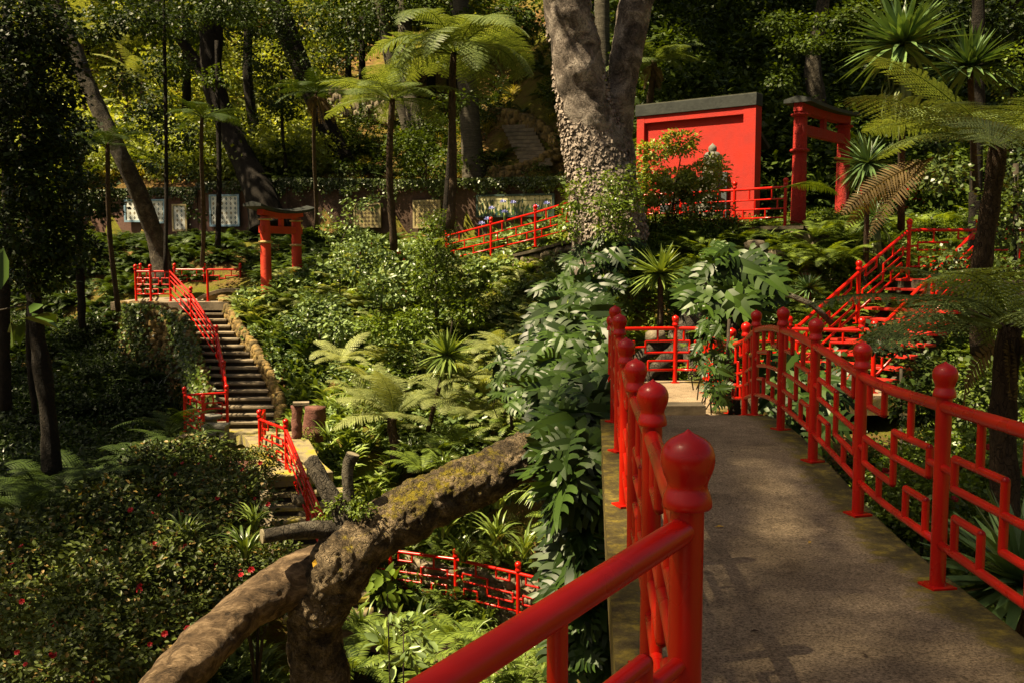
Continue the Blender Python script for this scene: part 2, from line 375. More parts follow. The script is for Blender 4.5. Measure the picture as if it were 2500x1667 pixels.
# ------------------------------------------------------------------ terrain
CP = np.array([
 (-14,-6,-6.5),(0,-6,-5),(10,-6,-2.5),(20,-6,0),(-30,-6,-6),(30,-6,3),
 (-14,4,-7),(-5,4,-7),(0,4,-6),(3.2,4,-4.2),(6,4,-3.0),(12,4,-1.2),(24,4,2),(-30,8,-6),
 (-14,10,-6.6),(-7,11,-7),(-2.5,10,-7.6),(1.2,10,-6.2),(3.6,9,-3.9),(6,9,-2.9),(12,10,-1.0),(22,12,3),
 (-15,16,-5.4),(-8,16,-6.3),(-4,16,-7.4),(-1,16,-7.9),(1.3,14,-5.0),(3.0,14.5,-2.9),(6,13.5,-2.8),(9,15,-1.8),(14,16,.5),(22,20,4),
 (-15,22,-4.6),(-9.5,22,-5.2),(-7,21,-5.4),(-5,18.5,-6.8),(-3.3,19.5,-7.4),(-1.0,19.2,-7.4),(1.2,18.5,-6.6),(-3.6,21.6,-5.2),(-1.5,21.8,-5.6),(-4.2,22.6,-4.3),(-1.0,23.2,-4.0),(.5,22.3,-3.7),(1.7,18.6,-1.9),(3,15.5,-2.7),(5,15.5,-2.7),
 (3.2,17.8,-1.5),(3.2,19.3,-.7),(4.8,20,-.2),(5.2,17.6,-2.0),(7,16.2,-2.0),(6.9,19.6,-.7),(8.6,18.8,-.9),(10,19,-.6),(13,22,1.0),
 (-5.2,24.6,-4.25),(-6.4,27.0,-3.1),(-7.8,29.6,-1.75),(-9.7,25,-5.0),(-11.5,27.5,-4.2),(-13,31,-3.0),(-17,27,-4.2),(-20,34,-2.2),
 (-10.5,32,-1.6),(-13,34,-1.0),(-9,35,-.2),(-13,36.3,.4),(-6,32,-.4),
 (-3,26.5,-2.0),(-1.2,27.8,-.7),(-4.5,29,-1.2),(-1,30.5,.0),(1,26.8,-.1),(1.7,20.6,-.9),(2.2,23,.1),
 (4,24,.45),(6.3,22,.45),(8,24,.5),(8,21,.15),(4.5,22.2,.3),(11,23,.6),(12,27,.9),(6,27.5,1.0),
 (5,30,3.6),(8,31,3.6),(12,32,4.0),(3,34,5.0),(10,38,9.5),(4,40,9.5),(16,36,8),
 (-22,37,.8),(-5,36,.8),(0,34,.9),(-1.5,36.4,2.4),(-8,38.4,2.6),(-14,39.3,2.7),(-22,40,2.6),(2.6,35.6,3.0),(.6,35.9,2.6),(1.0,33.6,.75),(-1.0,35.0,.9),(-.2,32.0,.5),(2.6,32.4,1.2),
 (-14,46,5.4),(-7,46,5.8),(-1,44,6.4),(-14,58,12.5),(-5,56,12.5),(3,50,13.5),(-26,48,5),(-26,60,12),(22,46,14),(14,52,17),
 (-14,72,20.5),(0,72,24),(16,72,27),(-32,72,19),(34,60,22),(34,30,9),(34,10,5),(-34,30,-2)], float)
def tps_fit(P, lam=.15):
    n = len(P); d = np.linalg.norm(P[:, None, :2] - P[None, :, :2], axis=2)
    K = np.where(d > 0, d ** 2 * np.log(d + 1e-9), 0) + lam * np.eye(n)
    Q = np.c_[np.ones(n), P[:, :2]]; A = np.block([[K, Q], [Q.T, np.zeros((3, 3))]])
    return np.linalg.solve(A, np.r_[P[:, 2], 0, 0, 0])
TW = tps_fit(CP)
def gz(x, y, rough=True):
    x = np.atleast_1d(np.asarray(x, float)); y = np.atleast_1d(np.asarray(y, float))
    d = np.sqrt((x[:, None] - CP[None, :, 0]) ** 2 + (y[:, None] - CP[None, :, 1]) ** 2)
    z = np.where(d > 0, d ** 2 * np.log(d + 1e-9), 0) @ TW[:len(CP)] + TW[-3] + TW[-2] * x + TW[-1] * y
    if rough:
        z = z + .10 * np.sin(1.7 * x + .9 * y) * np.sin(1.1 * y - .7 * x) + .05 * np.sin(3.9 * x) * np.sin(4.3 * y + 1)
    return z
gx = np.linspace(-36, 36, 241); gy = np.linspace(-8, 80, 295)
GX, GY = np.meshgrid(gx, gy); GZ = np.concatenate([gz(GX[i], GY[i]) for i in range(len(gy))]).reshape(GX.shape)
def gzf(x, y):
    """fast bilinear lookup"""
    fx = np.clip((np.asarray(x) - gx[0]) / (gx[1] - gx[0]), 0, len(gx) - 1.001); fy = np.clip((np.asarray(y) - gy[0]) / (gy[1] - gy[0]), 0, len(gy) - 1.001)
    i = fx.astype(int); j = fy.astype(int); a = fx - i; b = fy - j
    return GZ[j, i] * (1 - a) * (1 - b) + GZ[j, i + 1] * a * (1 - b) + GZ[j + 1, i] * (1 - a) * b + GZ[j + 1, i + 1] * a * b
WPX = [(200, 470, 590, 39.5), (300, 466, 585, 39.0), (480, 462, 580, 38.4), (700, 440, 575, 37.7), (1000, 444, 572, 36.6), (1385, 436, 565, 34.6), (1420, 436, 565, 34.4)]
_px = 1250 + F * GX / np.maximum(GY * math.cos(PITCH) - GZ * math.sin(PITCH), .1)
_wy = np.interp(_px, [w_[0] for w_ in WPX], [w_[3] for w_ in WPX]); _bz = lambda pyv: GY * np.tan(np.arctan((833.5 - pyv) / F) - PITCH)
_in = (_px > 150) & (_px < 1420)
_f = _in & (GY > 30) & (GY < _wy + .15); GZ = np.where(_f, np.minimum(GZ, _bz(580 + (_wy - GY) * 8)), GZ)
_top = _wy * np.tan(np.arctan((833.5 - np.interp(_px, [w_[0] for w_ in WPX], [w_[1] for w_ in WPX])) / F) - PITCH)
_b = _in & (GY >= _wy + .15) & (GY < _wy + 5); GZ = np.where(_b, np.clip(GZ, _top - .15 + (GY - _wy) * .12, _top + .0 + (GY - _wy) * .75), GZ)
nx, ny = len(gx), len(gy)
idx = np.arange(nx * ny).reshape(ny, nx)
quads = np.stack([idx[:-1, :-1], idx[:-1, 1:], idx[1:, 1:], idx[1:, :-1]], -1).reshape(-1, 4)
ter = obj('ground', mesh('ground', np.stack([GX, GY, GZ], -1).reshape(-1, 3), quads, M['ground'])); tag(ter, kind='structure')
def hit(px, py, y0=7.0, y1=78.0):
    Ys = np.arange(y0, y1, .1); d = at(px, py, 1.0); P = d[None, :] * Ys[:, None]
    below = P[:, 2] < gzf(P[:, 0], P[:, 1])
    if not below.any(): return P[-1]
    return P[np.argmax(below)]

# ------------------------------------------------------------------ plant templates (numpy)
def strips(P, W, Sd, fold=0.0, up=None):
    """P (n,k,3) centre lines, W (n,k) half widths, Sd (n,k,3) side vectors -> V, quads.  fold>0: 3 points across."""
    n, k, _ = P.shape
    if fold:
        U = up if up is not None else np.broadcast_to(np.array([0, 0, 1.]), P.shape)
        A = P - Sd * W[..., None] + U * (W * fold)[..., None]; B = P + Sd * W[..., None] + U * (W * fold)[..., None]
        V = np.stack([A, P, B], 2).reshape(-1, 3); m = 3
    else:
        V = np.stack([P - Sd * W[..., None], P + Sd * W[..., None]], 2).reshape(-1, 3); m = 2
    base = (np.arange(n)[:, None] * k + np.arange(k - 1)[None, :]).reshape(-1) * m
    Q = [np.stack([base + c, base + c + 1, base + m + c + 1, base + m + c], -1) for c in range(m - 1)]
    return V, np.concatenate(Q)
def unit(a): return a / (np.linalg.norm(a, axis=-1, keepdims=True) + 1e-9)
def join(parts):
    Vs, Fs, o = [], [], 0
    for V, Q in parts: Vs.append(V); Fs.append(Q + o); o += len(V)
    return np.concatenate(Vs), np.concatenate(Fs)

def frond(rng, L=1.0, az=0.0, lift=.9, droop=1.6, npin=22, wid=.26, bip=0, tilt=0.0, wk=1.0, stalk=.12):
    """one fern frond from the origin; returns V,Q (quads)"""
    k = 26; t = np.linspace(0, 1, k); th = lift - droop * t ** 1.3
    ds = L / (k - 1); hx = np.concatenate([[0], np.cumsum(np.cos(th[:-1]) * ds)]); hz = np.concatenate([[0], np.cumsum(np.sin(th[:-1]) * ds)])
    bend = rng.uniform(-.25, .25); a = az + bend * t
    C = np.stack([hx * np.cos(a), hx * np.sin(a), hz], 1); T = unit(np.gradient(C, axis=0))
    side = unit(np.cross(T, [0, 0, 1.])); nrm = unit(np.cross(side, T))
    if tilt: side, nrm = side * math.cos(tilt) + nrm * math.sin(tilt), nrm * math.cos(tilt) - side * math.sin(tilt)
    parts = [strips(C[None], (np.linspace(.011, .002, k) * L)[None], side[None]), strips(C[None], (np.linspace(.011, .002, k) * L)[None], nrm[None])]
    tp = np.linspace(stalk, .985, npin); ip = tp * (k - 1); i0 = np.clip(ip.astype(int), 0, k - 2); f = (ip - i0)[:, None]
    def ev(A): return A[i0] * (1 - f) + A[i0 + 1] * f
    c, tt, ss, nn = ev(C), ev(T), unit(ev(side)), unit(ev(nrm))
    pl = wid * L * np.minimum(1, ((tp - stalk * .6) * 3.6)) ** .7 * (1 - tp ** 2.6) ** .8 + .02 * L
    for sg in (-1, 1):
        d = unit(ss * sg * .92 + tt * .38 + nn * .06 + rng.normal(0, .04, ss.shape))
        if not bip:
            s5 = np.array([0, .3, .65, 1.0]); dr = np.array([0, -.02, -.09, -.22])
            P = c[:, None] + d[:, None] * pl[:, None, None] * s5[None, :, None] + nn[:, None] * (pl[:, None] * dr[None])[..., None]
            gap = (tp[1] - tp[0]) * L * .46 * wk
            Wd = gap * np.array([.55, 1, .7, .06])[None] * np.minimum(1, pl / (wid * L * .4))[:, None]
            sd_ = unit(np.cross(d, nn))[:, None].repeat(4, 1)
            parts.append(strips(P, Wd, sd_))
        else:
            m = bip; s = np.linspace(.05, .98, m)
            drop = -.22 * s ** 2
            B = c[:, None] + d[:, None] * (pl[:, None] * s[None])[..., None] + nn[:, None] * (pl[:, None] * drop[None])[..., None]
            dd = unit(d[:, None] + nn[:, None] * (-.4 * s)[None, :, None]).repeat(1, 1)
            dd = np.broadcast_to(dd, B.shape)
            gap = (tp[1] - tp[0]) * L
            ll = gap * .56 * wk * (1 - s ** 3 * .8)[None] * np.minimum(1, pl / (wid * L * .3))[:, None]
            nb = np.broadcast_to(nn[:, None], B.shape); s2 = unit(np.cross(dd, nb))
            lw = (pl[:, None] / m) * .38
            for g in (-1, 1):
                e = unit(s2 * g + dd * .35); P = np.stack([B, B + e * ll[..., None] * .55, B + e * ll[..., None] - nb * ll[..., None] * .15], 2).reshape(-1, 3, 3)
                Wd = np.stack([lw * .9 + 0 * ll, lw * .95 + 0 * ll, lw * .15 + 0 * ll], -1).reshape(-1, 3)
                Sd = np.broadcast_to(dd[:, :, None], (*dd.shape[:2], 3, 3)).reshape(-1, 3, 3)
                parts.append(strips(P, Wd, Sd))
            parts.append(strips(np.stack([c, c + d * pl[:, None] - nn * .22 * pl[:, None]], 1), np.full((len(c), 2), .0028 * L), unit(np.cross(d, nn))[:, None].repeat(2, 1)))
    return join(parts)

def fern_clump(seed, n=11, L=.8, mat='fern', bip=0, npin=20, wid=.2, lift=(.7, 1.25), droop=(1.2, 2.0)):
    rng = np.random.default_rng(seed); parts = []
    for i in range(n):
        parts.append(frond(rng, L * rng.uniform(.65, 1.1), 2 * math.pi * i / n + rng.uniform(-.3, .3), rng.uniform(*lift), rng.uniform(*droop), npin, wid, bip, rng.uniform(-.25, .25)))
    return join(parts)
def tree_fern_crown(seed, n=20, L=1.9, bip=11, npin=24, wid=.27, lift=(.25, .75), droop=(.9, 1.5)):
    rng = np.random.default_rng(seed); parts = []
    for i in range(n):
        inner = i % 3 == 0
        parts.append(frond(rng, L * rng.uniform(.8, 1.08), 2.4 * i + rng.uniform(-.2, .2), rng.uniform(*lift) + (.3 if inner else 0), rng.uniform(*droop), npin, wid, bip, rng.uniform(-.3, .3), 1.0, .16))
    return join(parts)
def strap_clump(seed, n=24, L=.6, w_=.022, arch=2.0, k=6, lift=(.9, 1.45), fold=.35):
    rng = np.random.default_rng(seed)
    az = rng.uniform(0, 2 * math.pi, n); Ls = L * rng.uniform(.6, 1.1, n); l0 = rng.uniform(*lift, n); dr = arch * rng.uniform(.5, 1.1, n)
    t = np.linspace(0, 1, k); th = l0[:, None] - dr[:, None] * t[None] ** 1.5
    st = Ls[:, None] / (k - 1); hx = np.concatenate([np.zeros((n, 1)), np.cumsum(np.cos(th[:, :-1]) * st, 1)], 1); hz = np.concatenate([np.zeros((n, 1)), np.cumsum(np.sin(th[:, :-1]) * st, 1)], 1)
    P = np.stack([hx * np.cos(az)[:, None], hx * np.sin(az)[:, None], hz], -1); P[..., :2] += rng.normal(0, .03 * L / .6, (n, 1, 2))
    Sd = np.stack([-np.sin(az), np.cos(az), 0 * az], -1) + rng.normal(0, .25, (n, 3)); Sd = unit(Sd)[:, None].repeat(k, 1)
    W = w_ * np.array([.8, 1, 1, .9, .6, .05])[None, :k] * rng.uniform(.8, 1.2, (n, 1))
    return strips(P, W, Sd, fold)
def yucca_head(seed, n=95, R=.62, w_=.026, low=-.75):
    rng = np.random.default_rng(seed)
    zz = np.sort(rng.uniform(low, .98, n)); az = rng.uniform(0, 6.28, n)
    d = np.stack([np.sqrt(1 - zz ** 2) * np.cos(az), np.sqrt(1 - zz ** 2) * np.sin(az), zz], -1)
    k = 5; t = np.linspace(0.04, 1, k); Ls = R * rng.uniform(.8, 1.1, n) * (1 - .15 * (zz < -.3))
    P = d[:, None] * (Ls[:, None] * t[None])[..., None]; P[..., 2] -= (Ls[:, None] * t[None] ** 2) * (.10 + .18 * (zz[:, None] < .1))
    Sd = unit(np.cross(d, np.array([0, 0, 1.])) + rng.normal(0, .15, (n, 3)))[:, None].repeat(k, 1)
    W = w_ * np.array([.7, 1, .95, .6, .02])[None].repeat(n, 0)
    up = unit(np.cross(Sd, d[:, None]))
    return strips(P, W, Sd, .3, up)
def leaves(C, axis, nrm, size, asp=.42, lite=False):
    """folded leaves: centres C (n,3), axis & normal (n,3), size (n,)"""
    a = unit(axis); s = unit(np.cross(a, nrm)); nn = np.cross(s, a); L = size[:, None]
    if lite:
        V = np.stack([C, C + a * L * .5 - s * L * asp, C + a * L - nn * L * .1, C + a * L * .5 + s * L * asp], 1).reshape(-1, 3)
        b = np.arange(len(C))[:, None] * 4; return V, b + np.arange(4)[None]
    V = np.stack([C, C + a * L * .3 - s * L * asp * .85 + nn * L * .10, C + a * L * .68 - s * L * asp * .8 + nn * L * .07, C + a * L - nn * L * .10,
                  C + a * L * .68 + s * L * asp * .8 + nn * L * .07, C + a * L * .3 + s * L * asp * .85 + nn * L * .10], 1).reshape(-1, 3)
    b = np.arange(len(C))[:, None] * 6
    Q = np.concatenate([b + np.array([0, 3, 2, 1]), b + np.array([0, 5, 4, 3])])
    return V, Q
def cloud(rng, ells, nclu, per, size, spread=.22, asp=.42, lite=True, shell=.55, updir=.5, droop=.15):
    """leaf clusters through ellipsoids: ells list of (centre, radii)"""
    vol = np.array([r[0] * r[1] * r[2] for _, r in ells]) ** .75; cnt = np.maximum(1, (nclu * vol / vol.sum()).astype(int))
    Cs, As = [], []
    for (c, r), m in zip(ells, cnt):
        d = unit(rng.normal(0, 1, (m, 3))); rad = rng.uniform(shell, 1, (m, 1)) ** .6 * (1 + rng.normal(0, .10, (m, 1)))
        cc = np.array(c) + d * rad * np.array(r); Cs.append(cc); As.append(d)
    Cc = np.concatenate(Cs); Ac = np.concatenate(As); n = len(Cc) * per
    fl = unit(rng.normal(0, 1, (n, 3))) * np.array([1, 1, .55]); out_ = Ac.repeat(per, 0)
    csz = rng.uniform(.6, 1.4, len(Cc)).repeat(per)[:, None]
    P = Cc.repeat(per, 0) + fl * spread * rng.uniform(.2, 1, (n, 1)) * csz
    ax = fl * .8 + out_ * .5 + np.array([0, 0, -droop]) + rng.normal(0, .3, (n, 3))
    nr = np.array([0, 0, 1.]) * updir * 2 + out_ * .7 + rng.normal(0, .45, (n, 3))
    return leaves(P, ax, nr, size * rng.uniform(.6, 1.25, n), asp, lite)
def monstera_leaf(size=1.0, nf=5):
    """one split leaf, base at origin, tip along +x, normal +z; V,Q"""
    parts = []; t = np.linspace(0, 1, 11)
    hw = np.interp(t, [0, .08, .25, .45, .65, .85, 1], [.06, .36, .50, .48, .38, .20, .02])
    mid = np.stack([t - .14, 0 * t, -.26 * t ** 2 + .05 * t], 1)
    for sg in (-1, 1):
        inn = np.stack([mid[:, 0] + .05, sg * hw * .40, mid[:, 2] + hw * .10], 1)
        V = np.stack([mid, inn], 1).reshape(-1, 3); b = np.arange(10) * 2
        parts.append((V, np.stack([b, b + 1, b + 3, b + 2], -1)))
        e = np.array([.0, .24, .42, .58, .74, 1.0])
        for i in range(nf):
            a, c = e[i], e[i + 1]; c2 = a + (c - a) * .80; pts = []
            for s, dxs, nar in ((.36, .04, 1.1), (.66, .08, 1.0), (.88, .14, .86), (1.0, .20, .45)):
                m_ = (a + c2) / 2; h_ = (c2 - a) / 2 * nar
                for q in (m_ - h_, m_ + h_):
                    wq = np.interp(m_, t, hw)
                    pts.append((q - .14 + dxs * (1 if i > 0 else -.5), sg * wq * s, np.interp(q, t, mid[:, 2]) + wq * (.24 * s * (1 - s) - .22 * s * s + .08)))
            V = np.array(pts); parts.append((V, np.array([[0, 1, 3, 2], [2, 3, 5, 4], [4, 5, 7, 6]])))
    V, Q = join(parts); return V * size, Q
def basis(ax, nr):
    a = unit(ax); s = unit(np.cross(nr, a)); n_ = np.cross(a, s); return np.stack([a, s, n_], -2)   # rows
def stamp(V, Q, P, R, sc):
    """copies of template at P (n,3) with row-bases R (n,3,3) and scales sc (n,)"""
    W = np.einsum('vi,nij->nvj', V, R) * sc[:, None, None] + P[:, None]
    return W.reshape(-1, 3), (Q[None] + (np.arange(len(P)) * len(V))[:, None, None]).reshape(-1, Q.shape[1])
def rotz(a):
    c, s = np.cos(a), np.sin(a); z = 0 * a
    return np.stack([np.stack([c, s, z], -1), np.stack([-s, c, z], -1), np.stack([z, z, z + 1], -1)], -2)

# ------------------------------------------------------------------ railings
FIN = [(.048, 0), (.0530, .002), (.0545, .008), (.0540, .018), (.0510, .030), (.0465, .041), (.0440, .048), (.0445, .055), (.0480, .066), (.0535, .079), (.0575, .092), (.0595, .106),
       (.0590, .120), (.0550, .134), (.0465, .147), (.0350, .156), (.0230, .162), (.0120, .167), (.0055, .172), (.0010, .176)]
b_ = MB(); b_.lathe(FIN, seg=40); FIN_HI = b_.mesh('finial', M['red'])
b_ = MB(); b_.lathe(FIN[::1], seg=14); FIN_LO = b_.mesh('finial_far', M['red'])
def post_mesh(seg, plate=True, r=.037, h=.95):
    b = MB(); b.lathe([(r, .0), (r, h)], seg=seg)
    if plate: b.box((0, 0, .006), (.13, .13, .012))
    me = b.mesh('post', M['red']); me.set_sharp_from_angle(angle=.7); return me
POST_HI = post_mesh(36, r=.0375); POST_LO = post_mesh(12, r=.037)
FRET = [((.33, 1), (.33, .66)), ((.12, .66), (.52, .66)), ((.12, .66), (.12, .45)), ((0, .56), (.12, .56)), ((.12, .45), (.92, .45)), ((.52, .66), (.52, .22)),
        ((.52, .22), (.92, .22)), ((.92, .45), (.92, .22)), ((.92, .34), (1, .34)), ((.66, 1), (.66, .76)), ((.66, .76), (.87, .76)), ((.87, .76), (.87, 1)),
        ((.14, 0), (.14, .25)), ((.14, .25), (.36, .25)), ((.36, .25), (.36, 0)), ((.70, .22), (.70, 0))]
FRET2 = [((.25, 1), (.25, .70)), ((.08, .70), (.42, .70)), ((.42, .70), (.42, .42)), ((.08, .42), (.42, .42)), ((.42, .56), (.58, .56)), ((.58, .70), (.58, .42)), ((.58, .70), (1, .70)), ((.58, .42), (1, .42)),
         ((.75, 1), (.75, .70)), ((0, .20), (.35, .20)), ((.35, .20), (.35, 0)), ((.62, 0), (.62, .22)), ((.62, .22), (1, .22))]
SIMPLE = [((0, .62), (1, .62)), ((0, .30), (1, .30)), ((.18, .30), (.18, .0)), ((.42, .30), (.42, .62)), ((.62, .30), (.62, .0)), ((.85, .62), (.85, .30)), ((.30, .62), (.30, 1)), ((.74, .62), (.74, 1))]
STAIR = [((0, .80), (1, .80)), ((0, .60), (1, .60)), ((0, .30), (1, .30)), ((.25, .6), (.25, .3)), ((.7, .8), (.7, .6)), ((.5, .3), (.5, 0)), ((.85, .3), (.85, .6))]
def mirror(pat): return [((1 - a[0], a[1]), (1 - b[0], b[1])) for a, b in pat]
def railing(label, posts, pat=FRET, hi=False, zf=None, group=None, h=.90, v0=.22, skip_post=(), skip_bay=(), no_fin=(), sc=1.0, alt=True, first_mirror=False, rr=.031, br=.0195, zs=0):
    """posts: list of (x,y,z) feet; zf(t,i) optional ground height along bay i"""
    P = [np.array(p, float) for p in posts]
    root = empty('railing', P[0], label, 'railing', group)
    for i, p in enumerate(P):
        if i in skip_post: continue
        po = obj('post', POST_HI if hi else POST_LO, root, tuple(p - P[0]), (0, 0, .1 * i), sc)
        if i not in no_fin: obj('finial', FIN_HI if hi else FIN_LO, po, (0, 0, .945))
    sg = 20 if hi else 8
    for i in range(len(P) - 1):
        if i in skip_bay: continue
        a, b = P[i], P[i + 1]
        def pt(u, v):
            q = a + (b - a) * u
            if zf and i >= zs: q[2] = zf(q[1])
            q[2] += (v0 + v * (h - v0)) * sc
            return q
        K = 9 if zf else 2
        top = MB(); top.tube([pt(u, 1) for u in np.linspace(0, 1, K)], rr * sc, sg + 4); o = top.build('handrail', M['red'], root); o.data.set_sharp_from_angle(angle=.9)
        low = MB(); low.tube([pt(u, 0) for u in np.linspace(0, 1, K)], br * sc * 1.1, sg); low.build('bottom_rail', M['red'], root)
        f = MB(); pp = mirror(pat) if (alt and (i + first_mirror) % 2) else pat
        for (u0, w0), (u1, w1) in pp:
            k = 5 if (zf and u0 != u1) else 2
            e = .0
            pts = [pt(u, w) for u, w in zip(np.linspace(u0, u1, k), np.linspace(w0, w1, k))]
            f.tube(pts, br * sc, sg)
            for (u, w) in ((u0, w0), (u1, w1)):      # mitred corner knuckles
                if 0 < u < 1 and 0 < w < 1:
                    c = pt(u, w); r_ = br * sc * 1.01; f.lathe([(.001, -r_), (.5 * r_, -.866 * r_), (.866 * r_, -.5 * r_), (r_, 0), (.866 * r_, .5 * r_), (.5 * r_, .866 * r_), (.001, r_)], c, sg)
        o = f.build('fretwork', M['red'], root); o.data.set_sharp_from_angle(angle=.9)
    return root
DK_Y = np.array([-3, 0, 1, 2, 4, 6, 7.2, 8.2, 9.2, 10.0, 11, 12, 13, 14, 17]); DK_Z = np.array([-1.95, -1.68, -1.57, -1.50, -1.60, -1.69, -1.62, -1.585, -1.59, -1.63, -1.78, -1.97, -2.09, -2.12, -2.12])
def deckz(y):
    ys = np.linspace(y - .5, y + .5, 7); return float(np.mean(np.interp(ys, DK_Y, DK_Z)))
def lx(y): return .235 + .079 * y
def rx(y): return 1.70 + .084 * y
def dp(x, y): return (x, y, deckz(y))
LP = [(-.53, .98, -1.635), (.385, 2.15, -1.50)] + [dp(lx(y), y) for y in (3.7, 5.1, 6.5, 8.0, 9.5, 11.0)]
railing('red gloss handrail with onion finials along the left edge of the footbridge, nearest the viewer', LP, FRET, True, deckz, 'bridge railings', first_mirror=True, zs=1)
RP = [dp(1.65, 1.9), dp(1.98, 3.35)] + [dp(rx(y), y) for y in (4.8, 6.3, 7.65, 9.0, 10.5)] + [dp(2.76, 11.7), dp(2.86, 12.9), dp(2.92, 14.0), dp(2.97, 15.2)]
railing('red arched fretwork railing with onion finials along the right edge of the footbridge', RP, FRET, True, deckz, 'bridge railings')
# far platform fence
zp = -2.12
FP = [(1.5, 16.2, zp), (2.70, 16.4, zp), (3.25, 16.3, zp), (4.55, 16.3, zp), (5.6, 15.9, zp)]
railing('red fretwork railing at the far end of the footbridge in front of pale roots', FP, FRET2, False, None, 'terrace railings', alt=True)
# right stairs
SL = [(4.75, 16.55, zp), (6.12, 17.6, -1.22), (7.46, 18.8, -.45)]
SR = [(5.55, 15.2, zp), (6.95, 16.45, -1.22), (8.2, 17.6, -.45)]
railing('red sloping fretwork railing on the far side of the red steps', SL, FRET, False, None, 'step railings', no_fin=(0,))
railing('red sloping fretwork railing on the near side of the red steps behind the fern fronds', SR, FRET, False, None, 'step railings')
railing('red level fretwork railing at the head of the red steps', [SL[-1], (8.9, 18.9, -.45), (10.4, 19.0, -.45), (12.0, 19.0, -.45)], FRET, False, None, 'terrace railings', skip_post=(0,))
railing('red railing high behind the dark tree fern trunk at the right edge', [tuple(at(2100, 545, 27)), tuple(at(2280, 543, 27.5)), tuple(at(2450, 541, 28)), tuple(at(2600, 540, 28.4))], SIMPLE, False, None, 'terrace railings', sc=.98)
# house fence
hf = [tuple(at(px, py, Y)) for px, py, Y in ((1565, 565, 24.2), (1661, 562, 23.7), (1792, 558, 22.7), (1916, 555, 21.6))]
railing('red railing with tall finials in front of the red house and stone lantern', hf, SIMPLE, False, None, 'terrace railings', sc=.95)
# centre rising fence
cf = [tuple(at(px, py, Y)) for px, py, Y in ((1090, 652, 29.4), (1199, 628, 28.0), (1307, 603, 26.6), (1398, 580, 25.4))]
railing('red railing climbing a sloping path below the flowered tile panel', cf, SIMPLE, False, None, 'garden railings')
# left stair rails
zt = -1.42; zl = -4.33
def g2(px, Y, z): return ((px - 1250) / F * (Y * math.cos(PITCH) - z * math.sin(PITCH)), Y, z)
ST = [g2(417, 30.0, zt), g2(468, 29.0, -2.05), g2(531, 27.3, -3.05), g2(549, 25.8, -3.85), g2(556, 24.6, zl)]
railing('red handrail descending the long stairway at the left', ST, STAIR, False, None, 'garden railings', alt=False, no_fin=(0,))
railing('red low railing around the top left landing of the stairway', [g2(417, 30.0, zt), g2(369, 30.0, zt), g2(333, 30.1, zt), g2(345, 33.6, zt), g2(428, 33.8, zt), g2(500, 33.6, zt), g2(588, 33.6, zt)], FRET2, False, None, 'garden railings', skip_post=(0,))
railing('short plain red post with rail stub where the curved stone parapet starts', [g2(508, 29.9, zt), g2(522, 29.95, zt)], [], False, None, 'garden railings', skip_bay=(0,), skip_post=(1,), no_fin=(0,))
railing('red railing around the lower landing at the foot of the long stairway', [g2(556, 24.6, zl), g2(453, 24.2, zl), g2(498, 22.8, zl)], FRET, False, None, 'garden railings', skip_post=(0,))
railing('short red railing beside the small arched slab on the lower landing', [g2(647, 21.6, zl), g2(636, 20.6, zl), g2(700, 19.4, zl)], FRET, False, None, 'garden railings', no_fin=(0,))
railing('red railing running down to the mossy cut tree trunk', [g2(700, 19.4, zl), g2(752, 17.9, -5.0), g2(812, 16.6, -5.7)], STAIR, False, None, 'garden railings', skip_post=(0,), alt=False, no_fin=(1,))
# bottom fence
zb = -7.15
railing('red railing deep in the ravine seen below the big leaning trunk', [g2(800, 20.9, zb), g2(954, 20.3, zb), g2(1113, 19.7, zb), g2(1265, 18.8, zb), g2(1420, 17.9, zb)], FRET, False, None, 'garden railings', sc=1.12)

# ------------------------------------------------------------------ footbridge deck and platform
def slab(name, L, R, ys, zf_, th, mat, parent=None, nxs=26, edge=True):
    """L(y), R(y) edges; grid top with moss attribute plus sides and underside"""
    V = []; A = []
    for y in ys:
        for k in range(nxs + 1):
            t = k / nxs; x = L(y) + (R(y) - L(y)) * t
            V.append((x, y, zf_(y))); A.append(max(0, 1.15 - min(t * .9, 1 - t) * (R(y) - L(y)) / .36))
    n = nxs + 1; m = len(ys); Fc = []
    for j in range(m - 1):
        for k in range(nxs): a = j * n + k; Fc.append((a, a + 1, a + n + 1, a + n))
    o = len(V)
    for y in ys:
        for x in (L(y), R(y)): V.append((x, y, zf_(y) - th)); A.append(.6)
    for j in range(m - 1):
        Fc.append((j * n, (j + 1) * n, o + 2 * (j + 1), o + 2 * j)); Fc.append((j * n + nxs, o + 2 * j + 1, o + 2 * (j + 1) + 1, (j + 1) * n + nxs)); Fc.append((o + 2 * j, o + 2 * j + 2, o + 2 * j + 3, o + 2 * j + 1))
    Fc.append(tuple(range(nxs + 1)) + (o + 1, o)); Fc.append(tuple((m - 1) * n + k for k in range(nxs, -1, -1)) + (o + 2 * (m - 1), o + 2 * (m - 1) + 1))
    ob = wobj(name, V, Fc, mat, parent, True, {'edge': A}); ob.data.set_sharp_from_angle(angle=.6); return ob
br = empty('footbridge', (1.4, 6, -1.9), 'concrete footbridge deck speckled grey brown with mossy edges', 'footbridge')
slab('deck', lambda y: lx(y) - .13 if y > 2.3 else lx(2.3) - .13 - (2.3 - y) * .66, lambda y: rx(y) + .11 if y > 3 else rx(3) + .11 - (3 - y) * .25, np.linspace(-2, 13.6, 79), deckz, .26, M['deck'], br)
slab('landing', lambda y: .9 + 0 * y, lambda y: 3.2 + 0 * y, np.linspace(13.6, 16.7, 12), lambda y: zp, .3, M['deck'], br)
slab('side_landing', lambda y: 3.2, lambda y: 6.2, np.linspace(14.9, 16.7, 8), lambda y: zp, .3, M['deck'], br)
b = MB()
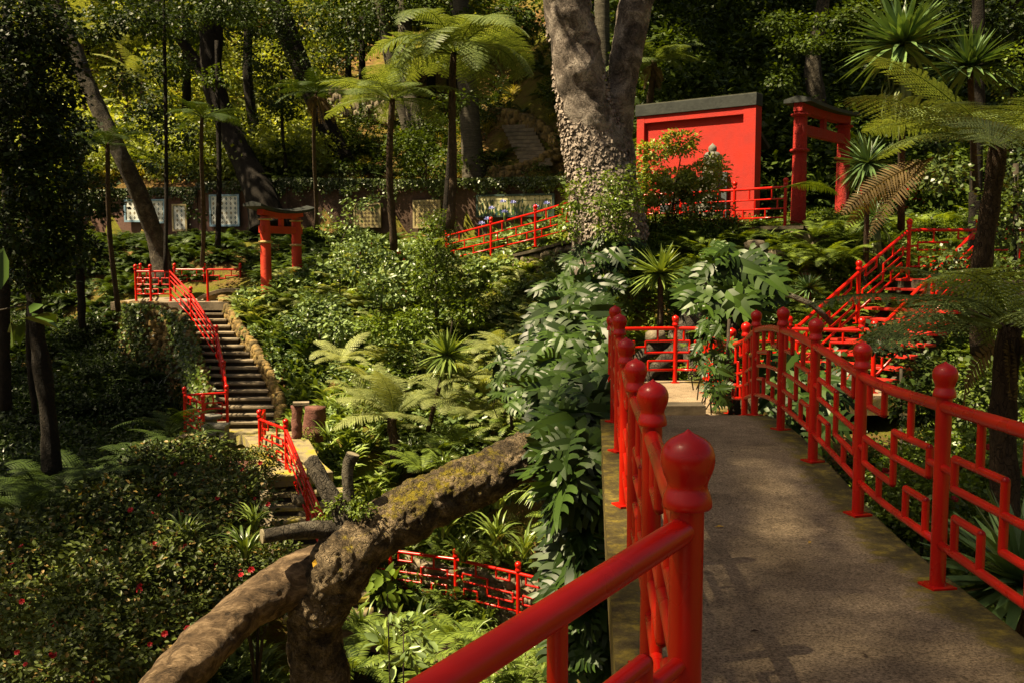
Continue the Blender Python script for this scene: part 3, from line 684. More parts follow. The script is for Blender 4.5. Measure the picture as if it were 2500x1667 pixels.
for y in (3.0, 8.0, 12.6): b = MB(); b.box(((lx(y) + rx(y)) / 2, y, -5.4), (.9, .35, 7.0)); b.build('pier', M['riser'], br, False)
# red steps at right
rs = empty('red_staircase', (5.2, 16, zp), 'flight of thin red painted treads climbing to the right behind fern fronds', 'staircase')
d = np.array([7.46 - 4.75, 18.8 - 16.55]); L_ = np.linalg.norm(d); d /= L_; rz_ = math.atan2(d[1], d[0]); perp = np.array([d[1], -d[0]])
nst = 10
for i in range(nst):
    t = (i + .7) / nst; c = np.array([4.75, 16.55]) + d * L_ * t + perp * .78; z = zp + (-.45 - zp) * (i + 1) / nst
    b = MB(); b.box((c[0], c[1], z - .03), (.34, 1.75, .045), rz_); bevel(b.build('tread', M['red_dark'], rs, False), .006, 1)
b = MB(); 
for sgn in (.12, 1.5):
    a0 = np.array([4.75, 16.55]) + perp * sgn; a1 = a0 + d * L_; b.bar((*a0, zp - .12), (*a1, -.45 - .16), .07, .16)
b.build('stringer', M['riser'], rs, False)
pl = empty('upper_landing', (9, 18, -.5), 'dark stone landing at the head of the red steps', 'landing')
b = MB(); b.box((10.2, 18.3, -.60), (5.6, 1.9, .26)); b.build('slab', M['riser'], pl, False)

# ------------------------------------------------------------------ left stairway
sw = empty('stairway', g2(600, 27, -4.3), 'long worn stone stairway rising to the left towards the small torii', 'stairway')
RE = [(664, 1040, 24.6), (661, 995, 25.0), (650, 957, 25.6), (637, 919, 26.2), (619, 883, 26.9), (599, 846, 27.6), (574, 814, 28.3), (557, 783, 28.9), (541, 754, 29.5), (528, 738, 30.0)]
ns = 18; zs = np.linspace(zl, zt, ns + 1)
RX = np.array([(px - 1250) / F * Y for px, _, Y in RE]); RY = np.array([r[2] for r in RE]); RXY = []
for i in range(ns):
    t = i / (ns - 1) * (len(RE) - 1); x = np.interp(t, range(len(RE)), RX); y = np.interp(t, range(len(RE)), RY)
    z = zs[i + 1]; ang = math.radians(3); wd = 1.5
    c = np.array([x - wd / 2, y + .18])
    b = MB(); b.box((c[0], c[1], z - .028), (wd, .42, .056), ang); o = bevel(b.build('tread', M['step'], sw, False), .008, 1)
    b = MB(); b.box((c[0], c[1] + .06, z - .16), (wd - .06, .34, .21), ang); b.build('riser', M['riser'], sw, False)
    RXY.append((x, y, z))
rng = np.random.default_rng(5)
def stone_row(name, label, pts, w_, h, mat, seed=1, sz=.22, cat='stone wall', layers=2, hang=0):
    rg = np.random.default_rng(seed); b = MB(); P = np.array(pts, float)
    seg = np.linalg.norm(np.diff(P[:, :2], axis=0), axis=1); cum = np.r_[0, np.cumsum(seg)]
    for l in range(layers):
        s = rg.uniform(0, sz)
        while s < cum[-1]:
            q = [np.interp(s, cum, P[:, k]) for k in range(3)]
            b.rock((q[0] + rg.normal(0, w_ * .12), q[1] + rg.normal(0, w_ * .12), q[2] - (l + .5) * h / layers), (w_ * rg.uniform(.8, 1.2), w_ * rg.uniform(.8, 1.2), h / layers * rg.uniform(1.1, 1.9)), rg)
            s += sz * rg.uniform(.6, .9)
    o = b.build(name, mat); tag(o, label, cat); return o
rp = [(x + .16, y + .1, z + .22) for x, y, z in RXY]
stone_row('stone_kerb', 'ochre mossy rubble kerb along the right side of the long stairway', rp, .24, .95, M['stone_warm'], 3, .13, 'stone kerb', 6)
lp = [(x - 1.5 - .05, y + .1, z - .05) for x, y, z in RXY]
stone_row('stone_kerb', 'rough dark stone edge along the left side of the long stairway', lp, .3, 1.3, M['stone'], 4, .2, 'stone kerb', 5)
# ivy covered retaining wall left of the stair
tw = [at(310, 745, 29.2), at(380, 745, 28.6), at(455, 775, 28.0), at(478, 850, 26.8), at(500, 930, 25.6), at(515, 985, 24.9)]
b = MB(); rg = np.random.default_rng(8)
P = np.array(tw); cum = np.r_[0, np.cumsum(np.linalg.norm(np.diff(P[:, :2], axis=0), axis=1))]
for s in np.arange(0, cum[-1], .21):
    q = np.array([np.interp(s, cum, P[:, k]) for k in range(3)]); z = q[2]
    while z > -5.2:
        b.rock((q[0] + rg.normal(0, .05), q[1] + rg.normal(0, .05) - (q[2] - z) * .06, z), (.30 * rg.uniform(.7, 1.2), .3, .21 * rg.uniform(.8, 1.3)), rg); z -= .17
rw = b.build('retaining_wall', M['stone_warm']); tag(rw, 'rubble retaining wall draped with ivy below the top left landing', 'stone wall')
# top landing, parapet
ld = MB(); ld.box((g2(462, 31.5, 0)[0] , 31.7, zt - .12), (3.5, 4.3, .24)); o = ld.build('stone_landing', M['step'], None, False); tag(o, 'stone landing at the head of the long stairway', 'landing')
b = MB(); n_ = 13
ar = [(g2(480 + (652 - 480) * t, 30.4 + .5 * t, 0)[0], 30.4 + .5 * t, zt + .32 * math.sin(math.pi * min(1, t * 1.05 + .02)) ** .8) for t in np.linspace(0, 1, n_)]
for i in range(n_ - 1): b.bar(ar[i], ar[i + 1], .34, .10)
pa = empty('curved_parapet', ar[0], 'low curved stone parapet arching beside the small torii', 'parapet')
b.build('coping', M['step'], pa, False)
b = MB()
for i in range(n_ - 1): 
    a, c = np.array(ar[i]), np.array(ar[i + 1]); m_ = (a + c) / 2; hh = m_[2] - (zt - .35)
    b.box((m_[0], m_[1], zt - .35 + hh / 2 - .06), (np.linalg.norm(c - a) * 1.0, .22, hh - .02), math.atan2(c[1] - a[1], c[0] - a[0]))
b.build('wall', M['stone_warm'], pa, False)
# lower landing with little arched slab
ll = empty('lower_landing', g2(620, 21.5, zl), 'pale concrete landing with small arched slab at the foot of the long stairway', 'landing')
V = []; n_ = 13
b = MB(); b.box((g2(600, 23.7, 0)[0], 23.7, zl - .12), (2.6, 1.9, .24)); b.build('upper_slab', M['mossy_conc'], ll, False)
b = MB(); b.box((g2(480, 23.4, 0)[0], 23.3, zl - .13), (1.3, 1.9, .2)); b.build('side_slab', M['mossy_conc'], ll, False)
b = MB()
A0 = np.array(g2(640, 23.0, zl)); A1 = np.array(g2(735, 18.9, zl))
for i in range(14):
    t0, t1 = i / 14, (i + 1) / 14; f = lambda t: A0 + (A1 - A0) * t + np.array([0, 0, .30 * math.sin(math.pi * min(1, t * 1.35)) if t < .74 else 0])
    b.bar(f(t0), f(t1), 1.25, .2)
b.build('arched_slab', M['mossy_conc'], ll, False)
b = MB(); b.box(g2(672, 19.6, zl - .05), (.75, 1.1, .12), .35); b.build('edge_slab', M['mossy_conc'], ll, False)
b = MB(); rg = np.random.default_rng(12)
for i in range(150):
    t = rg.uniform(0, 1); q = np.array(g2(628, 20.8, 0)) * (1 - t) + np.array(g2(735, 18.3, 0)) * t
    b.rock((q[0], q[1], zl - .2 - rg.uniform(0, 1.9)), (.3, .3, .22), rg)
b.build('rubble_base', M['stone'], ll)
# lower steps going down to the trunk
ls = empty('garden_steps', g2(760, 18.5, -5), 'few broad mossy steps going down behind the leaning trunk', 'steps')
for i in range(9):
    t = i / 8; q0 = np.array(g2(748, 18.9, zl)); q1 = np.array(g2(800, 15.9, zl)); q = q0 * (1 - t) + q1 * t
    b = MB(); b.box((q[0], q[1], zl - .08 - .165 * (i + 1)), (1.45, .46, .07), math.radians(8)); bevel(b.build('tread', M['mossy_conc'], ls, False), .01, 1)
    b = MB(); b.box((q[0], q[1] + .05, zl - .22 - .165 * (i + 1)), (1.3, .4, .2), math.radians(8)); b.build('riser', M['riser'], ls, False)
# ravine path
b = MB(); P0, P1 = np.array(g2(760, 20.4, zb - .04)), np.array(g2(1450, 17.0, zb - .04))
b.bar(P0 + [0, -.75, 0], P1 + [0, -.75, 0], 1.7, .1); o = b.build('path', M['brickpath'], None, False); tag(o, kind='structure')
rp_ = [P0 + [0, 1.3, .85], (P0 + P1) / 2 + [0, 1.4, .8], P1 + [0, 1.5, .8]]
stone_row('rubble_bank', 'low brown rubble bank behind the railing deep in the ravine', rp_, .3, .9, M['stone'], 9, .16, 'stone wall', 6)
# terrace retaining walls
def rubble(label, pts, depth, seed, mat='stone', sz=.34):
    rg = np.random.default_rng(seed); P = np.array(pts); cum = np.r_[0, np.cumsum(np.linalg.norm(np.diff(P[:, :2], axis=0), axis=1))]
    root = empty('terrace_wall', P[0], label, 'stone wall'); b = MB()
    for s in np.arange(0, cum[-1], sz * .72):
        q = np.array([np.interp(s, cum, P[:, k]) for k in range(3)]); z = q[2] - .16
        while z > q[2] - depth: b.rock((q[0] + rg.normal(0, .06), q[1] + rg.normal(0, .04), z), (sz * rg.uniform(.8, 1.3), .34, sz * .7 * rg.uniform(.8, 1.3)), rg); z -= sz * .56
    b.build('stones', M[mat], root)
    b = MB()
    for i in range(len(P) - 1): b.bar(P[i] + [0, 0, .0], P[i + 1], .42, .07)
    b.build('coping', M['riser'], root, False)
rubble('dark rubble wall below the red house railing and the large torii', [at(1640, 600, 22.6), at(1780, 572, 21.9), at(1850, 558, 21.3), at(1965, 556, 20.9), at(2010, 580, 20.9), at(2110, 590, 21.2)], 1.0, 21)
rubble('dark mossy rubble wall carrying the sloping path railing', [at(1090, 664, 29.3), at(1199, 640, 27.9), at(1307, 615, 26.5), at(1400, 590, 25.3)], .8, 22)

# ------------------------------------------------------------------ torii gates
def torii(label, A, B, ztop, rad, mat, ring, zA, zB, roof_ext, cant=.0, span_ext=.28, n_ring=True):
    A = np.array(A[:2]); B = np.array(B[:2]); root = empty('torii_gate', (*((A + B) / 2), min(zA, zB)), label, 'torii gate')
    d = B - A; L = np.linalg.norm(d); d /= L
    H = ztop - min(zA, zB)
    for p, z0 in ((A, zA), (B, zB)):
        zz = np.linspace(z0 - .15, ztop - .10 * H, 24); b = MB(); r = rad * (1.08 - .16 * (zz - zz[0]) / (zz[-1] - zz[0]))
        b.tube([(p[0], p[1], z) for z in zz], r, 24)
        c = b.build('pillar', mat, root); c.data.set_sharp_from_angle(angle=.9)
        b = MB(); zr = z0 + .60 * (ztop - z0)
        b.lathe([(rad * .9, -.04), (rad * 1.26, -.03), (rad * 1.38, 0), (rad * 1.26, .03), (rad * .9, .04)], (p[0], p[1], zr), 24); b.build('ring', ring, root)
        b = MB(); b.lathe([(rad * .9, -.03), (rad * 1.3, -.02), (rad * 1.36, 0), (rad * 1.3, .02), (rad * .9, .03)], (p[0], p[1], ztop - .125 * H), 24); b.build('capital', ring, root)
    def pt(s, z): return np.array([*(A + d * s), z])
    b = MB(); b.bar(pt(-span_ext, ztop - .235 * H), pt(L + span_ext, ztop - .235 * H), rad * .9, .08 * H); bevel(b.build('tie_beam', mat, root, False), .008)
    b = MB(); b.bar(pt(L / 2, ztop - .255 * H) - [0, 0, 0], pt(L / 2, ztop - .255 * H) + np.array([d[0] * .001, d[1] * .001, 0]), .1, .1) if False else b.box(pt(L / 2, ztop - .155 * H), (.15, .10, .09 * H), math.atan2(d[1], d[0])); b.build('strut', mat, root, False)
    # curved upper beam and roof
    K = 12
    def curve(zb_, e, lift): return [pt(s, zb_ + lift * (2 * (s + e) / (L + 2 * e) - 1) ** 2) for s in np.linspace(-e, L + e, K)]
    b = MB(); c = curve(ztop - .078 * H, span_ext, cant)
    for i in range(K - 1): b.bar(c[i], c[i + 1], rad * 1.3, .066 * H)
    b.build('lintel', mat, root, False)
    b = MB(); c = curve(ztop - .03 * H, roof_ext, cant * 1.6); hw = rad * 2.0; pd = np.array([d[1], -d[0], 0])
    V = []; Fc = []
    for i, q in enumerate(c):
        for off, dz in ((-hw, -.06), (-hw, .012), (0, .08), (hw, .012), (hw, -.06)): V.append(q + pd * off + np.array([0, 0, dz * H / 2.6]))
    for i in range(K - 1):
        for k in range(5): a = i * 5 + k; c2 = i * 5 + (k + 1) % 5; Fc.append((a, c2, c2 + 5, a + 5))
    Fc.append((4, 3, 2, 1, 0)); Fc.append(tuple((K - 1) * 5 + k for k in range(5)))
    b.add(V, Fc); b.build('roof', M['roof'], root, False)
    return root
A = at(1948, 556, 22.0); B = at(2054, 556, 24.0)
torii('large rough plastered red torii gate beside the red house', A, B, 3.36, .155, M['red_rough'], M['red_rough'], A[2], B[2], .20, .03, .15)
A = at(651, 716, 29.5); B = at(726, 700, 31.0)
torii('small faded red torii gate with ochre rings behind the curved parapet', A, B, 1.36, .155, M['red_old'], M['gold'], A[2], B[2] - .35, .62, .10, .24)

# ------------------------------------------------------------------ red house
hr = at(1842, 560, 24.5); hl = at(1555, 560, 26.6)
R_ = np.array([hr[0], hr[1]]); L_2 = np.array([hl[0], hl[1]]); ztop = at(1842, 258, 24.5)[2]; zbot = .2
hs = empty('red_house', (*((R_ + L_2) / 2), zbot), 'small red stucco house with thick dark flat roof behind the stone lantern', 'house')
dd_ = unit(R_ - L_2); nn_ = np.array([dd_[1], -dd_[0]]);                      # nn_ faces viewer
if nn_[1] > 0: nn_ = -nn_
Wd = np.linalg.norm(R_ - L_2); ang = math.atan2(dd_[1], dd_[0])
def hp(s, o, z): q = L_2 + dd_ * s + nn_ * o; return (q[0], q[1], z)
Hh = ztop - zbot
b = MB(); b.box(hp(Wd / 2, -.17, zbot + Hh / 2), (Wd - .02, .24, Hh), ang); b.build('wall', M['red_stucco'], hs, False)
b = MB()                                                              # raised border round the sunk panel
b.box(hp(.11, -.01, zbot + Hh / 2), (.22, .14, Hh), ang); b.box(hp(Wd - .16, -.01, zbot + Hh / 2), (.32, .14, Hh), ang)
b.box(hp(Wd / 2 - .05, -.013, zbot + Hh - .09), (Wd - .54, .134, .18), ang); o = b.build('wall_border', M['red_stucco'], hs, False)
b = MB(); b.box(hp(Wd / 2, -.08, ztop + .145), (Wd + .06, .36, .29), ang); bevel(b.build('roof_fascia', M['roof'], hs, False), .01)
b = MB(); b.box(hp(Wd / 2, -.08, ztop + .30), (Wd + .02, .33, .02), ang); b.build('roof_deck', M['roof_moss'], hs, False)
b = MB(); q0, q1 = np.array(hp(Wd / 2 - .25, -.27, ztop + .06)), np.array(hp(Wd / 2 - .25, -1.7, ztop - .85)); b.bar(q0, q1, Wd - .35, .10); b.build('rear_roof', M['pipe_dark'], hs, False)  # near black colour stands for the shade on this roof slope
b = MB(); b.box(hp(Wd / 2 - .4, -.9, zbot + Hh * .34), (Wd - 1.2, 1.2, Hh * .68), ang); b.build('under_roof_dark', M['pipe_dark'], hs, False)  # dark block stands for the shaded space under the roof
for s0, s1 in ((.72, .98), (Wd - .98, Wd - .74)):
    b = MB(); b.box(hp((s0 + s1) / 2, .03, 1.15), (s1 - s0, .06, 1.75), ang); bevel(b.build('shutter', M['grey_wood'], hs, False), .006)
b = MB(); b.box(hp(Wd / 2, -.02, 1.2), (Wd - 1.94 + .0, .06, 1.5), ang); b.build('doorway', M['pipe_dark'], hs, False)  # flat dark sheet stands for the unlit opening
# stone lantern
c = at(1738, 470, 24.0)
sl = empty('stone_lantern', tuple(c), 'grey bell shaped stone lantern standing before the red house', 'stone lantern')
def lat(nm, prof, sc=1, seg=16, dz=0, mat='lantern'):
    b = MB(); b.lathe([(r * .8, z * .85) for r, z in prof], (c[0], c[1], c[2] + dz), seg); o = b.build(nm, M[mat], sl); o.data.set_sharp_from_angle(angle=.6); return o
lat('base', [(.40, -.9), (.40, -.2), (.28, -.15), (.28, .0)], 1, 8); b = MB(); b.box(c + [0, 0, .06], (.5, .5, .10), ang); b.build('plinth', M['lantern'], sl, False)
b = MB(); b.box(c + [0, 0, .23], (.34, .34, .26), ang); b.build('pedestal', M['lantern'], sl, False)
lat('bell', [(.27, .42), (.30, .46), (.29, .52), (.285, .60), (.28, .80), (.265, .95), (.24, 1.04), (.20, 1.09), (.16, 1.11), (.09, 1.12)], 1, 20)
lat('knob', [(.05, 1.10), (.11, 1.13), (.13, 1.19), (.12, 1.25), (.07, 1.30), (.03, 1.33), (.01, 1.36)], 1, 14)
b = MB()
for k in range(8):
    a = k * math.pi / 4; b.tube([(c[0] + (.238 - .016 * j) * math.cos(a), c[1] + (.238 - .016 * j) * math.sin(a), c[2] + .39 + .16 * j) for j in range(3)], .012, 5)
for zz in (.53, .78): b.lathe([(.215, -.015), (.245 - .016 * (zz > .7), 0), (.215, .015)], (c[0], c[1], c[2] + zz), 20)
b.build('bell_bands', M['lantern'], sl)

# stone box seat on lower landing
c = np.array(g2(528, 22.6, zl)); st = empty('garden_stool', tuple(c), 'square grey stone stool with a dark opening on the lower landing', 'stone stool')
b = MB(); b.box(c + [0, 0, .42], (.56, .46, .08)); bevel(b.build('top', M['lantern'], st, False), .015)
b = MB(); b.box(c + [-.19, 0, .19], (.13, .40, .38)); b.box(c + [.19, 0, .19], (.13, .40, .38)); b.box(c + [0, 0, .30], (.248, .396, .15)); bevel(b.build('body', M['lantern'], st, False), .01)
b = MB(); b.box(c + [0, .12, .12], (.246, .1, .22)); b.build('back', M['riser'], st, False)
c = np.array(g2(515, 23.8, zl)); b = MB(); b.lathe([(.16, 0), (.15, .38), (.27, .40), (.28, .46), (.26, .47)], c, 16); o = b.build('stone_table', M['lantern']); tag(o, 'round topped grey stone table behind the square stone stool', 'stone table')

# ------------------------------------------------------------------ tile wall on the hill
WP = [(200, 470, 590, 39.5), (300, 466, 585, 39.0), (480, 462, 580, 38.4), (482, 452, 580, 38.4), (700, 440, 575, 37.7), (1000, 444, 572, 36.6), (1385, 436, 565, 34.6)]
wall = empty('tile_wall', at(700, 575, 37.7), 'long dark garden wall on the slope carrying the framed tile panels', 'wall')
for i in range(len(WP) - 1):
    a, c = WP[i], WP[i + 1]
    if c[0] - a[0] < 5: continue
    P0, P1 = at(a[0], a[1], a[3]), at(c[0], c[1], c[3]); dv = unit((P1 - P0)[:2]); nv = np.array([-dv[1], dv[0]])
    zb0, zb1 = at(a[0], a[2], a[3])[2] - .8, at(c[0], c[2], c[3])[2] - .8
    n_ = 16; V = []; 
    for t in np.linspace(0, 1, n_):
        q = P0 + (P1 - P0) * t; z1 = q[2]; z0 = zb0 + (zb1 - zb0) * t
        for o_, z in ((0, z0), (0, z1), (.4, z1), (.4, z0)): V.append((q[0] + nv[0] * o_, q[1] + nv[1] * o_, z))
    Fc = [(j * 4 + k, j * 4 + 4 + k, j * 4 + 4 + (k + 1) % 4, j * 4 + (k + 1) % 4) for j in range(n_ - 1) for k in range(4)] + [(0, 1, 2, 3), tuple((n_ - 1) * 4 + k for k in (3, 2, 1, 0))]
    wobj('wall_section', V, Fc, M['pinkwall'] if a[0] < 660 else M['wall'], wall, False)
def wallY(px):
    return np.interp(px, [w_[0] for w_ in WP], [w_[3] for w_ in WP])
def tile_mat(name, kind):
    m, n, o = newmat(name); c = coord(n); sp = N(n, 'ShaderNodeSeparateXYZ'); n.links.new(c, sp.inputs[0]); x, z = sp.outputs[0], sp.outputs[2]
    def fr(v, s): return math_(n, 'FRACT', math_(n, 'MULTIPLY', math_(n, 'ADD', v, 20.0), s))
    if kind == 'blue':
        s = 5.6; u, v = fr(x, s), fr(z, s)
        du, dv = math_(n, 'ABSOLUTE', math_(n, 'SUBTRACT', u, .5)), math_(n, 'ABSOLUTE', math_(n, 'SUBTRACT', v, .45))
        body = math_(n, 'LESS_THAN', math_(n, 'ADD', math_(n, 'MULTIPLY', du, 1.4), dv), .37)
        hole = math_(n, 'GREATER_THAN', math_(n, 'ADD', du, dv), .09)
        cell = N(n, 'ShaderNodeTexWhiteNoise'); fl = N(n, 'ShaderNodeVectorMath', operation='FLOOR'); sc_ = N(n, 'ShaderNodeVectorMath', operation='SCALE'); sc_.inputs[3].default_value = s
        n.links.new(c, sc_.inputs[0]); n.links.new(sc_.outputs[0], fl.inputs[0]); n.links.new(fl.outputs[0], cell.inputs[0])
        mc = ramp(n, cell.outputs[0], [(0, (.04, .10, .14)), (.5, (.18, .12, .03)), (.8, (.05, .05, .05))], 'CONSTANT')
        col = mix(n, math_(n, 'MULTIPLY', body, hole), (.74, .76, .74), mc)
    elif kind == 'lattice' or kind == 'ring':
        s = 5.0 if kind == 'ring' else 7; u, v = fr(x, s), fr(z, s)
        du, dv = math_(n, 'SUBTRACT', u, .5), math_(n, 'SUBTRACT', v, .5)
        r = math_(n, 'SQRT', math_(n, 'ADD', math_(n, 'MULTIPLY', du, du), math_(n, 'MULTIPLY', dv, dv)))
        w1 = math_(n, 'LESS_THAN', math_(n, 'ABSOLUTE', math_(n, 'SUBTRACT', r, .42 if kind == 'ring' else .30)), .06)
        w2 = math_(n, 'LESS_THAN', math_(n, 'ABSOLUTE', math_(n, 'SUBTRACT', r, .16)), .06)
        w3 = math_(n, 'LESS_THAN', math_(n, 'MINIMUM', math_(n, 'ABSOLUTE', du), math_(n, 'ABSOLUTE', dv)), .04)
        k = math_(n, 'MAXIMUM', math_(n, 'MAXIMUM', w1, w2), w3)
        col = mix(n, k, (.40, .33, .16), (.10, .075, .045))
    else:
        mp = N(n, 'ShaderNodeMapping'); mp.inputs['Scale'].default_value = (7, 1, 2.0); n.links.new(c, mp.inputs[0])
        nz = noise(n, 1.6, 5, .6, mp.outputs[0]); g = math_(n, 'SUBTRACT', nz, math_(n, 'MULTIPLY', z, .34))
        k = ramp(n, g, [(.505, (0, 0, 0)), (.53, (1, 1, 1))]); k2 = ramp(n, noise(n, 16, 2, .5, c), [(.60, (0, 0, 0)), (.63, (1, 1, 1))])
        top = math_(n, 'MULTIPLY', k2, math_(n, 'GREATER_THAN', z, .28))
        pc = ramp(n, noise(n, 9, 2, .5, c), [(.35, (.02, .07, .09)), (.5, (.04, .10, .03)), (.65, (.12, .16, .03))])
        col = mix(n, k, (.52, .50, .30), pc); col = mix(n, top, col, (.05, .07, .02))
        j = math_(n, 'LESS_THAN', fr(x, 2.2), .035); col = mix(n, j, col, (.05, .08, .04))
        j = math_(n, 'LESS_THAN', math_(n, 'ABSOLUTE', math_(n, 'SUBTRACT', z, .17)), .012); col = mix(n, j, col, (.05, .08, .04))
    nz = noise(n, 5, 4, .6, c); col = mix(n, 1.0, col, ramp(n, nz, [(.3, (.7, .7, .66)), (.7, (1.05, 1.05, 1.0))]), 'MULTIPLY')
    principled(n, o, col, .3, .5)
    return m
M['t_blue'] = tile_mat('blue_white_tiles', 'blue'); M['t_lat'] = tile_mat('lattice_tiles', 'lattice'); M['t_ring'] = tile_mat('ring_tiles', 'ring'); M['t_flower'] = tile_mat('flower_tiles', 'flower')
M['f_blue'] = simple('blue_tile_border', [(.3, (.12, .24, .36)), (.7, (.30, .44, .52))], 20, .4, .1)
M['f_tan'] = simple('tan_tile_border', [(.3, (.26, .21, .11)), (.7, (.42, .35, .19))], 20, .5, .1)
def panel(label, x0, x1, y0l, y0r, y1l, y1r, mat, fmat):
    Y0, Y1 = wallY(x0) - .14, wallY(x1) - .14
    a, c = at(x0, y1l, Y0), at(x1, y1r, Y1); ta, tc = at(x0, y0l, Y0), at(x1, y0r, Y1)
    W_ = np.linalg.norm((c - a)[:2]); H_ = ((ta[2] - a[2]) + (tc[2] - c[2])) / 2; m_ = (a + c + ta + tc) / 4; rz = math.atan2(c[1] - a[1], c[0] - a[0])
    root = empty('tile_panel', tuple(m_), label, 'tile panel', 'tile panels on the garden wall'); root.rotation_euler = (0, 0, rz)
    b = MB(); b.box((0, 0, 0), (W_ - .12, .05, H_ - .12)); obj('tiles', b.mesh('tiles', mat, False), root)
    b = MB(); 
    for s in (-1, 1): b.box((s * (W_ / 2 - .035), -.01, 0), (.07, .08, H_)); b.box((0, -.01, s * (H_ / 2 - .035)), (W_ - .14, .08, .07))
    obj('frame', b.mesh('frame', fmat, False), root)
panel('small blue and white tile panel, leftmost on the garden wall', 304, 344, 487, 487, 543, 543, M['t_blue'], M['f_blue'])
panel('blue and white tile panel half hidden behind the curved pale trunk', 362, 404, 487, 487, 546, 546, M['t_blue'], M['f_blue'])
panel('tall narrow tile panel of small brown and white motifs', 421, 457, 500, 498, 566, 565, M['t_blue'], M['f_tan'])
panel('large square blue bordered tile panel left of the small torii', 512, 585, 477, 474, 555, 552, M['t_blue'], M['f_blue'])
panel('yellowish lattice tile panel just right of the small torii', 864, 930, 498, 495, 558, 555, M['t_lat'], M['f_tan'])
panel('brown tile panel of linked rings near the middle of the wall', 1009, 1076, 491, 487, 560, 556, M['t_ring'], M['f_tan'])
panel('wide cream tile panel painted with green plants and birds', 1163, 1354, 482, 467, 534, 527, M['t_flower'], M['green_iron'])
# dark hillside steps and winding low wall in the middle
hs_ = empty('hillside_steps', at(1300, 420, 38), 'narrow dark steps climbing the shaded hillside behind the pale trunks', 'steps')
for i in range(11):
    t = i / 10; q = hit(1312 - 48 * t, 410 - 92 * t, 36.6) + np.array([0, -.1, .10]); b = MB(); b.box(q, (1.15, .36, .13), -.2); b.build('tread', M['step'], hs_, False)
stone_row('stone_kerb', 'low curved stone kerb beside the narrow hillside steps', [hit(1180, 285, 36.6) + [0, 0, .4], hit(1250, 298, 36.6) + [0, 0, .4], hit(1300, 312, 36.6) + [0, 0, .4], hit(1345, 350, 36.6) + [0, 0, .4], hit(1375, 372, 36.6) + [0, 0, .4]], .34, .5, M['stone_warm'], 30, .25, 'stone kerb', 2)
stone_row('stone_kerb', 'stone kerb crossing in front of the narrow hillside steps', [hit(1372, 378, 36) + [0, -.1, .35], hit(1320, 410, 36) + [0, -.1, .35], hit(1260, 425, 36) + [0, -.1, .3], hit(1190, 432, 36) + [0, -.1, .3]], .34, .4, M['stone_warm'], 31, .25, 'stone kerb', 2)
stone_row('stone_kerb', 'dark rubble wall high among the trees left of the tree fern', [at(810, 215, 47), at(900, 225, 46), at(960, 240, 45)], .4, 1.2, M['stone'], 32, .3, 'stone wall', 4)
# pale house glimpsed at top left
b = MB(); q = at(330, -30, 70); b.box(q, (5, 4, 3.2)); wh = empty('white_house', tuple(q - [0, 0, 1.6]), 'white house glimpsed through leaves at the very top left', 'house'); b.build('wall', M['plaster_white'], wh, False)
b = MB(); b.box(q + [0, 0, 1.7], (5.6, 4.6, .2)); b.build('roof', M['roof'], wh, False)
# ================================================================== vegetation
def plant(name, me, loc, label, cat, group=None, sc=1.0, rz=0.0, tilt=(0, 0)):
    o = obj(name, me, None, tuple(loc), (tilt[0], tilt[1], rz), sc); return tag(o, label, cat, group)
def vm(name, VQ, mat): return mesh(name, VQ[0], VQ[1], mat)
T = {}
T['fern'] = fern_clump(1, 12, .85); T['fern2'] = fern_clump(2, 10, .95, lift=(.5, 1.0), droop=(.9, 1.6))
T['fernlow'] = fern_clump(3, 9, .7, npin=16, lift=(.3, .9), droop=(.8, 1.5)); T['bip'] = fern_clump(4, 9, 1.0, bip=7, npin=18, wid=.27, lift=(.5, 1.0), droop=(.8, 1.5))
T['strap'] = strap_clump(5, 26, .62, .021); T['strap2'] = strap_clump(6, 22, .70, .026, 1.7); T['wide'] = strap_clump(7, 15, .62, .046, 1.6)
T['grass'] = strap_clump(8, 40, .50, .007, 2.6, fold=0)
def bush(seed, n=60, per=8, size=.075, r=(.5, .5, .4), spread=.14, asp=.42, lite=True):
    rg = np.random.default_rng(seed); V, Q = cloud(rg, [((0, 0, r[2] * .8), r)], n, per, size, spread, asp, lite, shell=.45); return V, Q
T['bush'] = bush(9); T['bush2'] = bush(10, 50, 8, .10, (.55, .5, .45), asp=.30); T['bigleaf'] = bush(11, 30, 7, .15, (.5, .5, .4), .16, .40, False)
rg = np.random.default_rng(77)

# ---- undergrowth, one object per kind of cover ----
NP = 14500
bands = [(8, 16, 1.0), (16, 24, 1.0), (24, 32, 1.0), (32, 44, .9), (44, 72, .6)]
ptsx, ptsy = [], []
for y0, y1, wgt in bands:
    m = int(NP * wgt / 4.6); Y = rg.uniform(y0, y1, m); X = (rg.uniform(-1.14, 1.14, m)) * Y * 1250 / F
    ptsx.append(X); ptsy.append(Y)
for _ in range(1):
    m = 260; Yb = rg.uniform(24.5, 30.5, m); ptsy.append(Yb); ptsx.append(np.interp(Yb, [24.6, 30], [-5.6, -8.3]) + rg.uniform(0, 2.4, m))
X = np.concatenate(ptsx); Y = np.concatenate(ptsy); Z = gzf(X, Y); px, py = proj(np.stack([X, Y, Z], 1))
stairL = np.array([[x - .8, y] for x, y, z in RXY]); 
d_st = np.min(np.hypot(X[:, None] - stairL[None, :, 0], Y[:, None] - stairL[None, :, 1]), 1)
def segd(a, b):
    a = np.array(a[:2]); b = np.array(b[:2]); d = b - a; t = np.clip(((X - a[0]) * d[0] + (Y - a[1]) * d[1]) / (d @ d), 0, 1)
    return np.hypot(X - a[0] - d[0] * t, Y - a[1] - d[1] * t)
ok = (d_st > 1.15) & (py < 1800)
ok &= ~((X > lx(Y) - .35) & (X < rx(Y) + .35) & (Y < 14)) & ~((X > .6) & (X < 6.3) & (Y > 13.3) & (Y < 16.9))
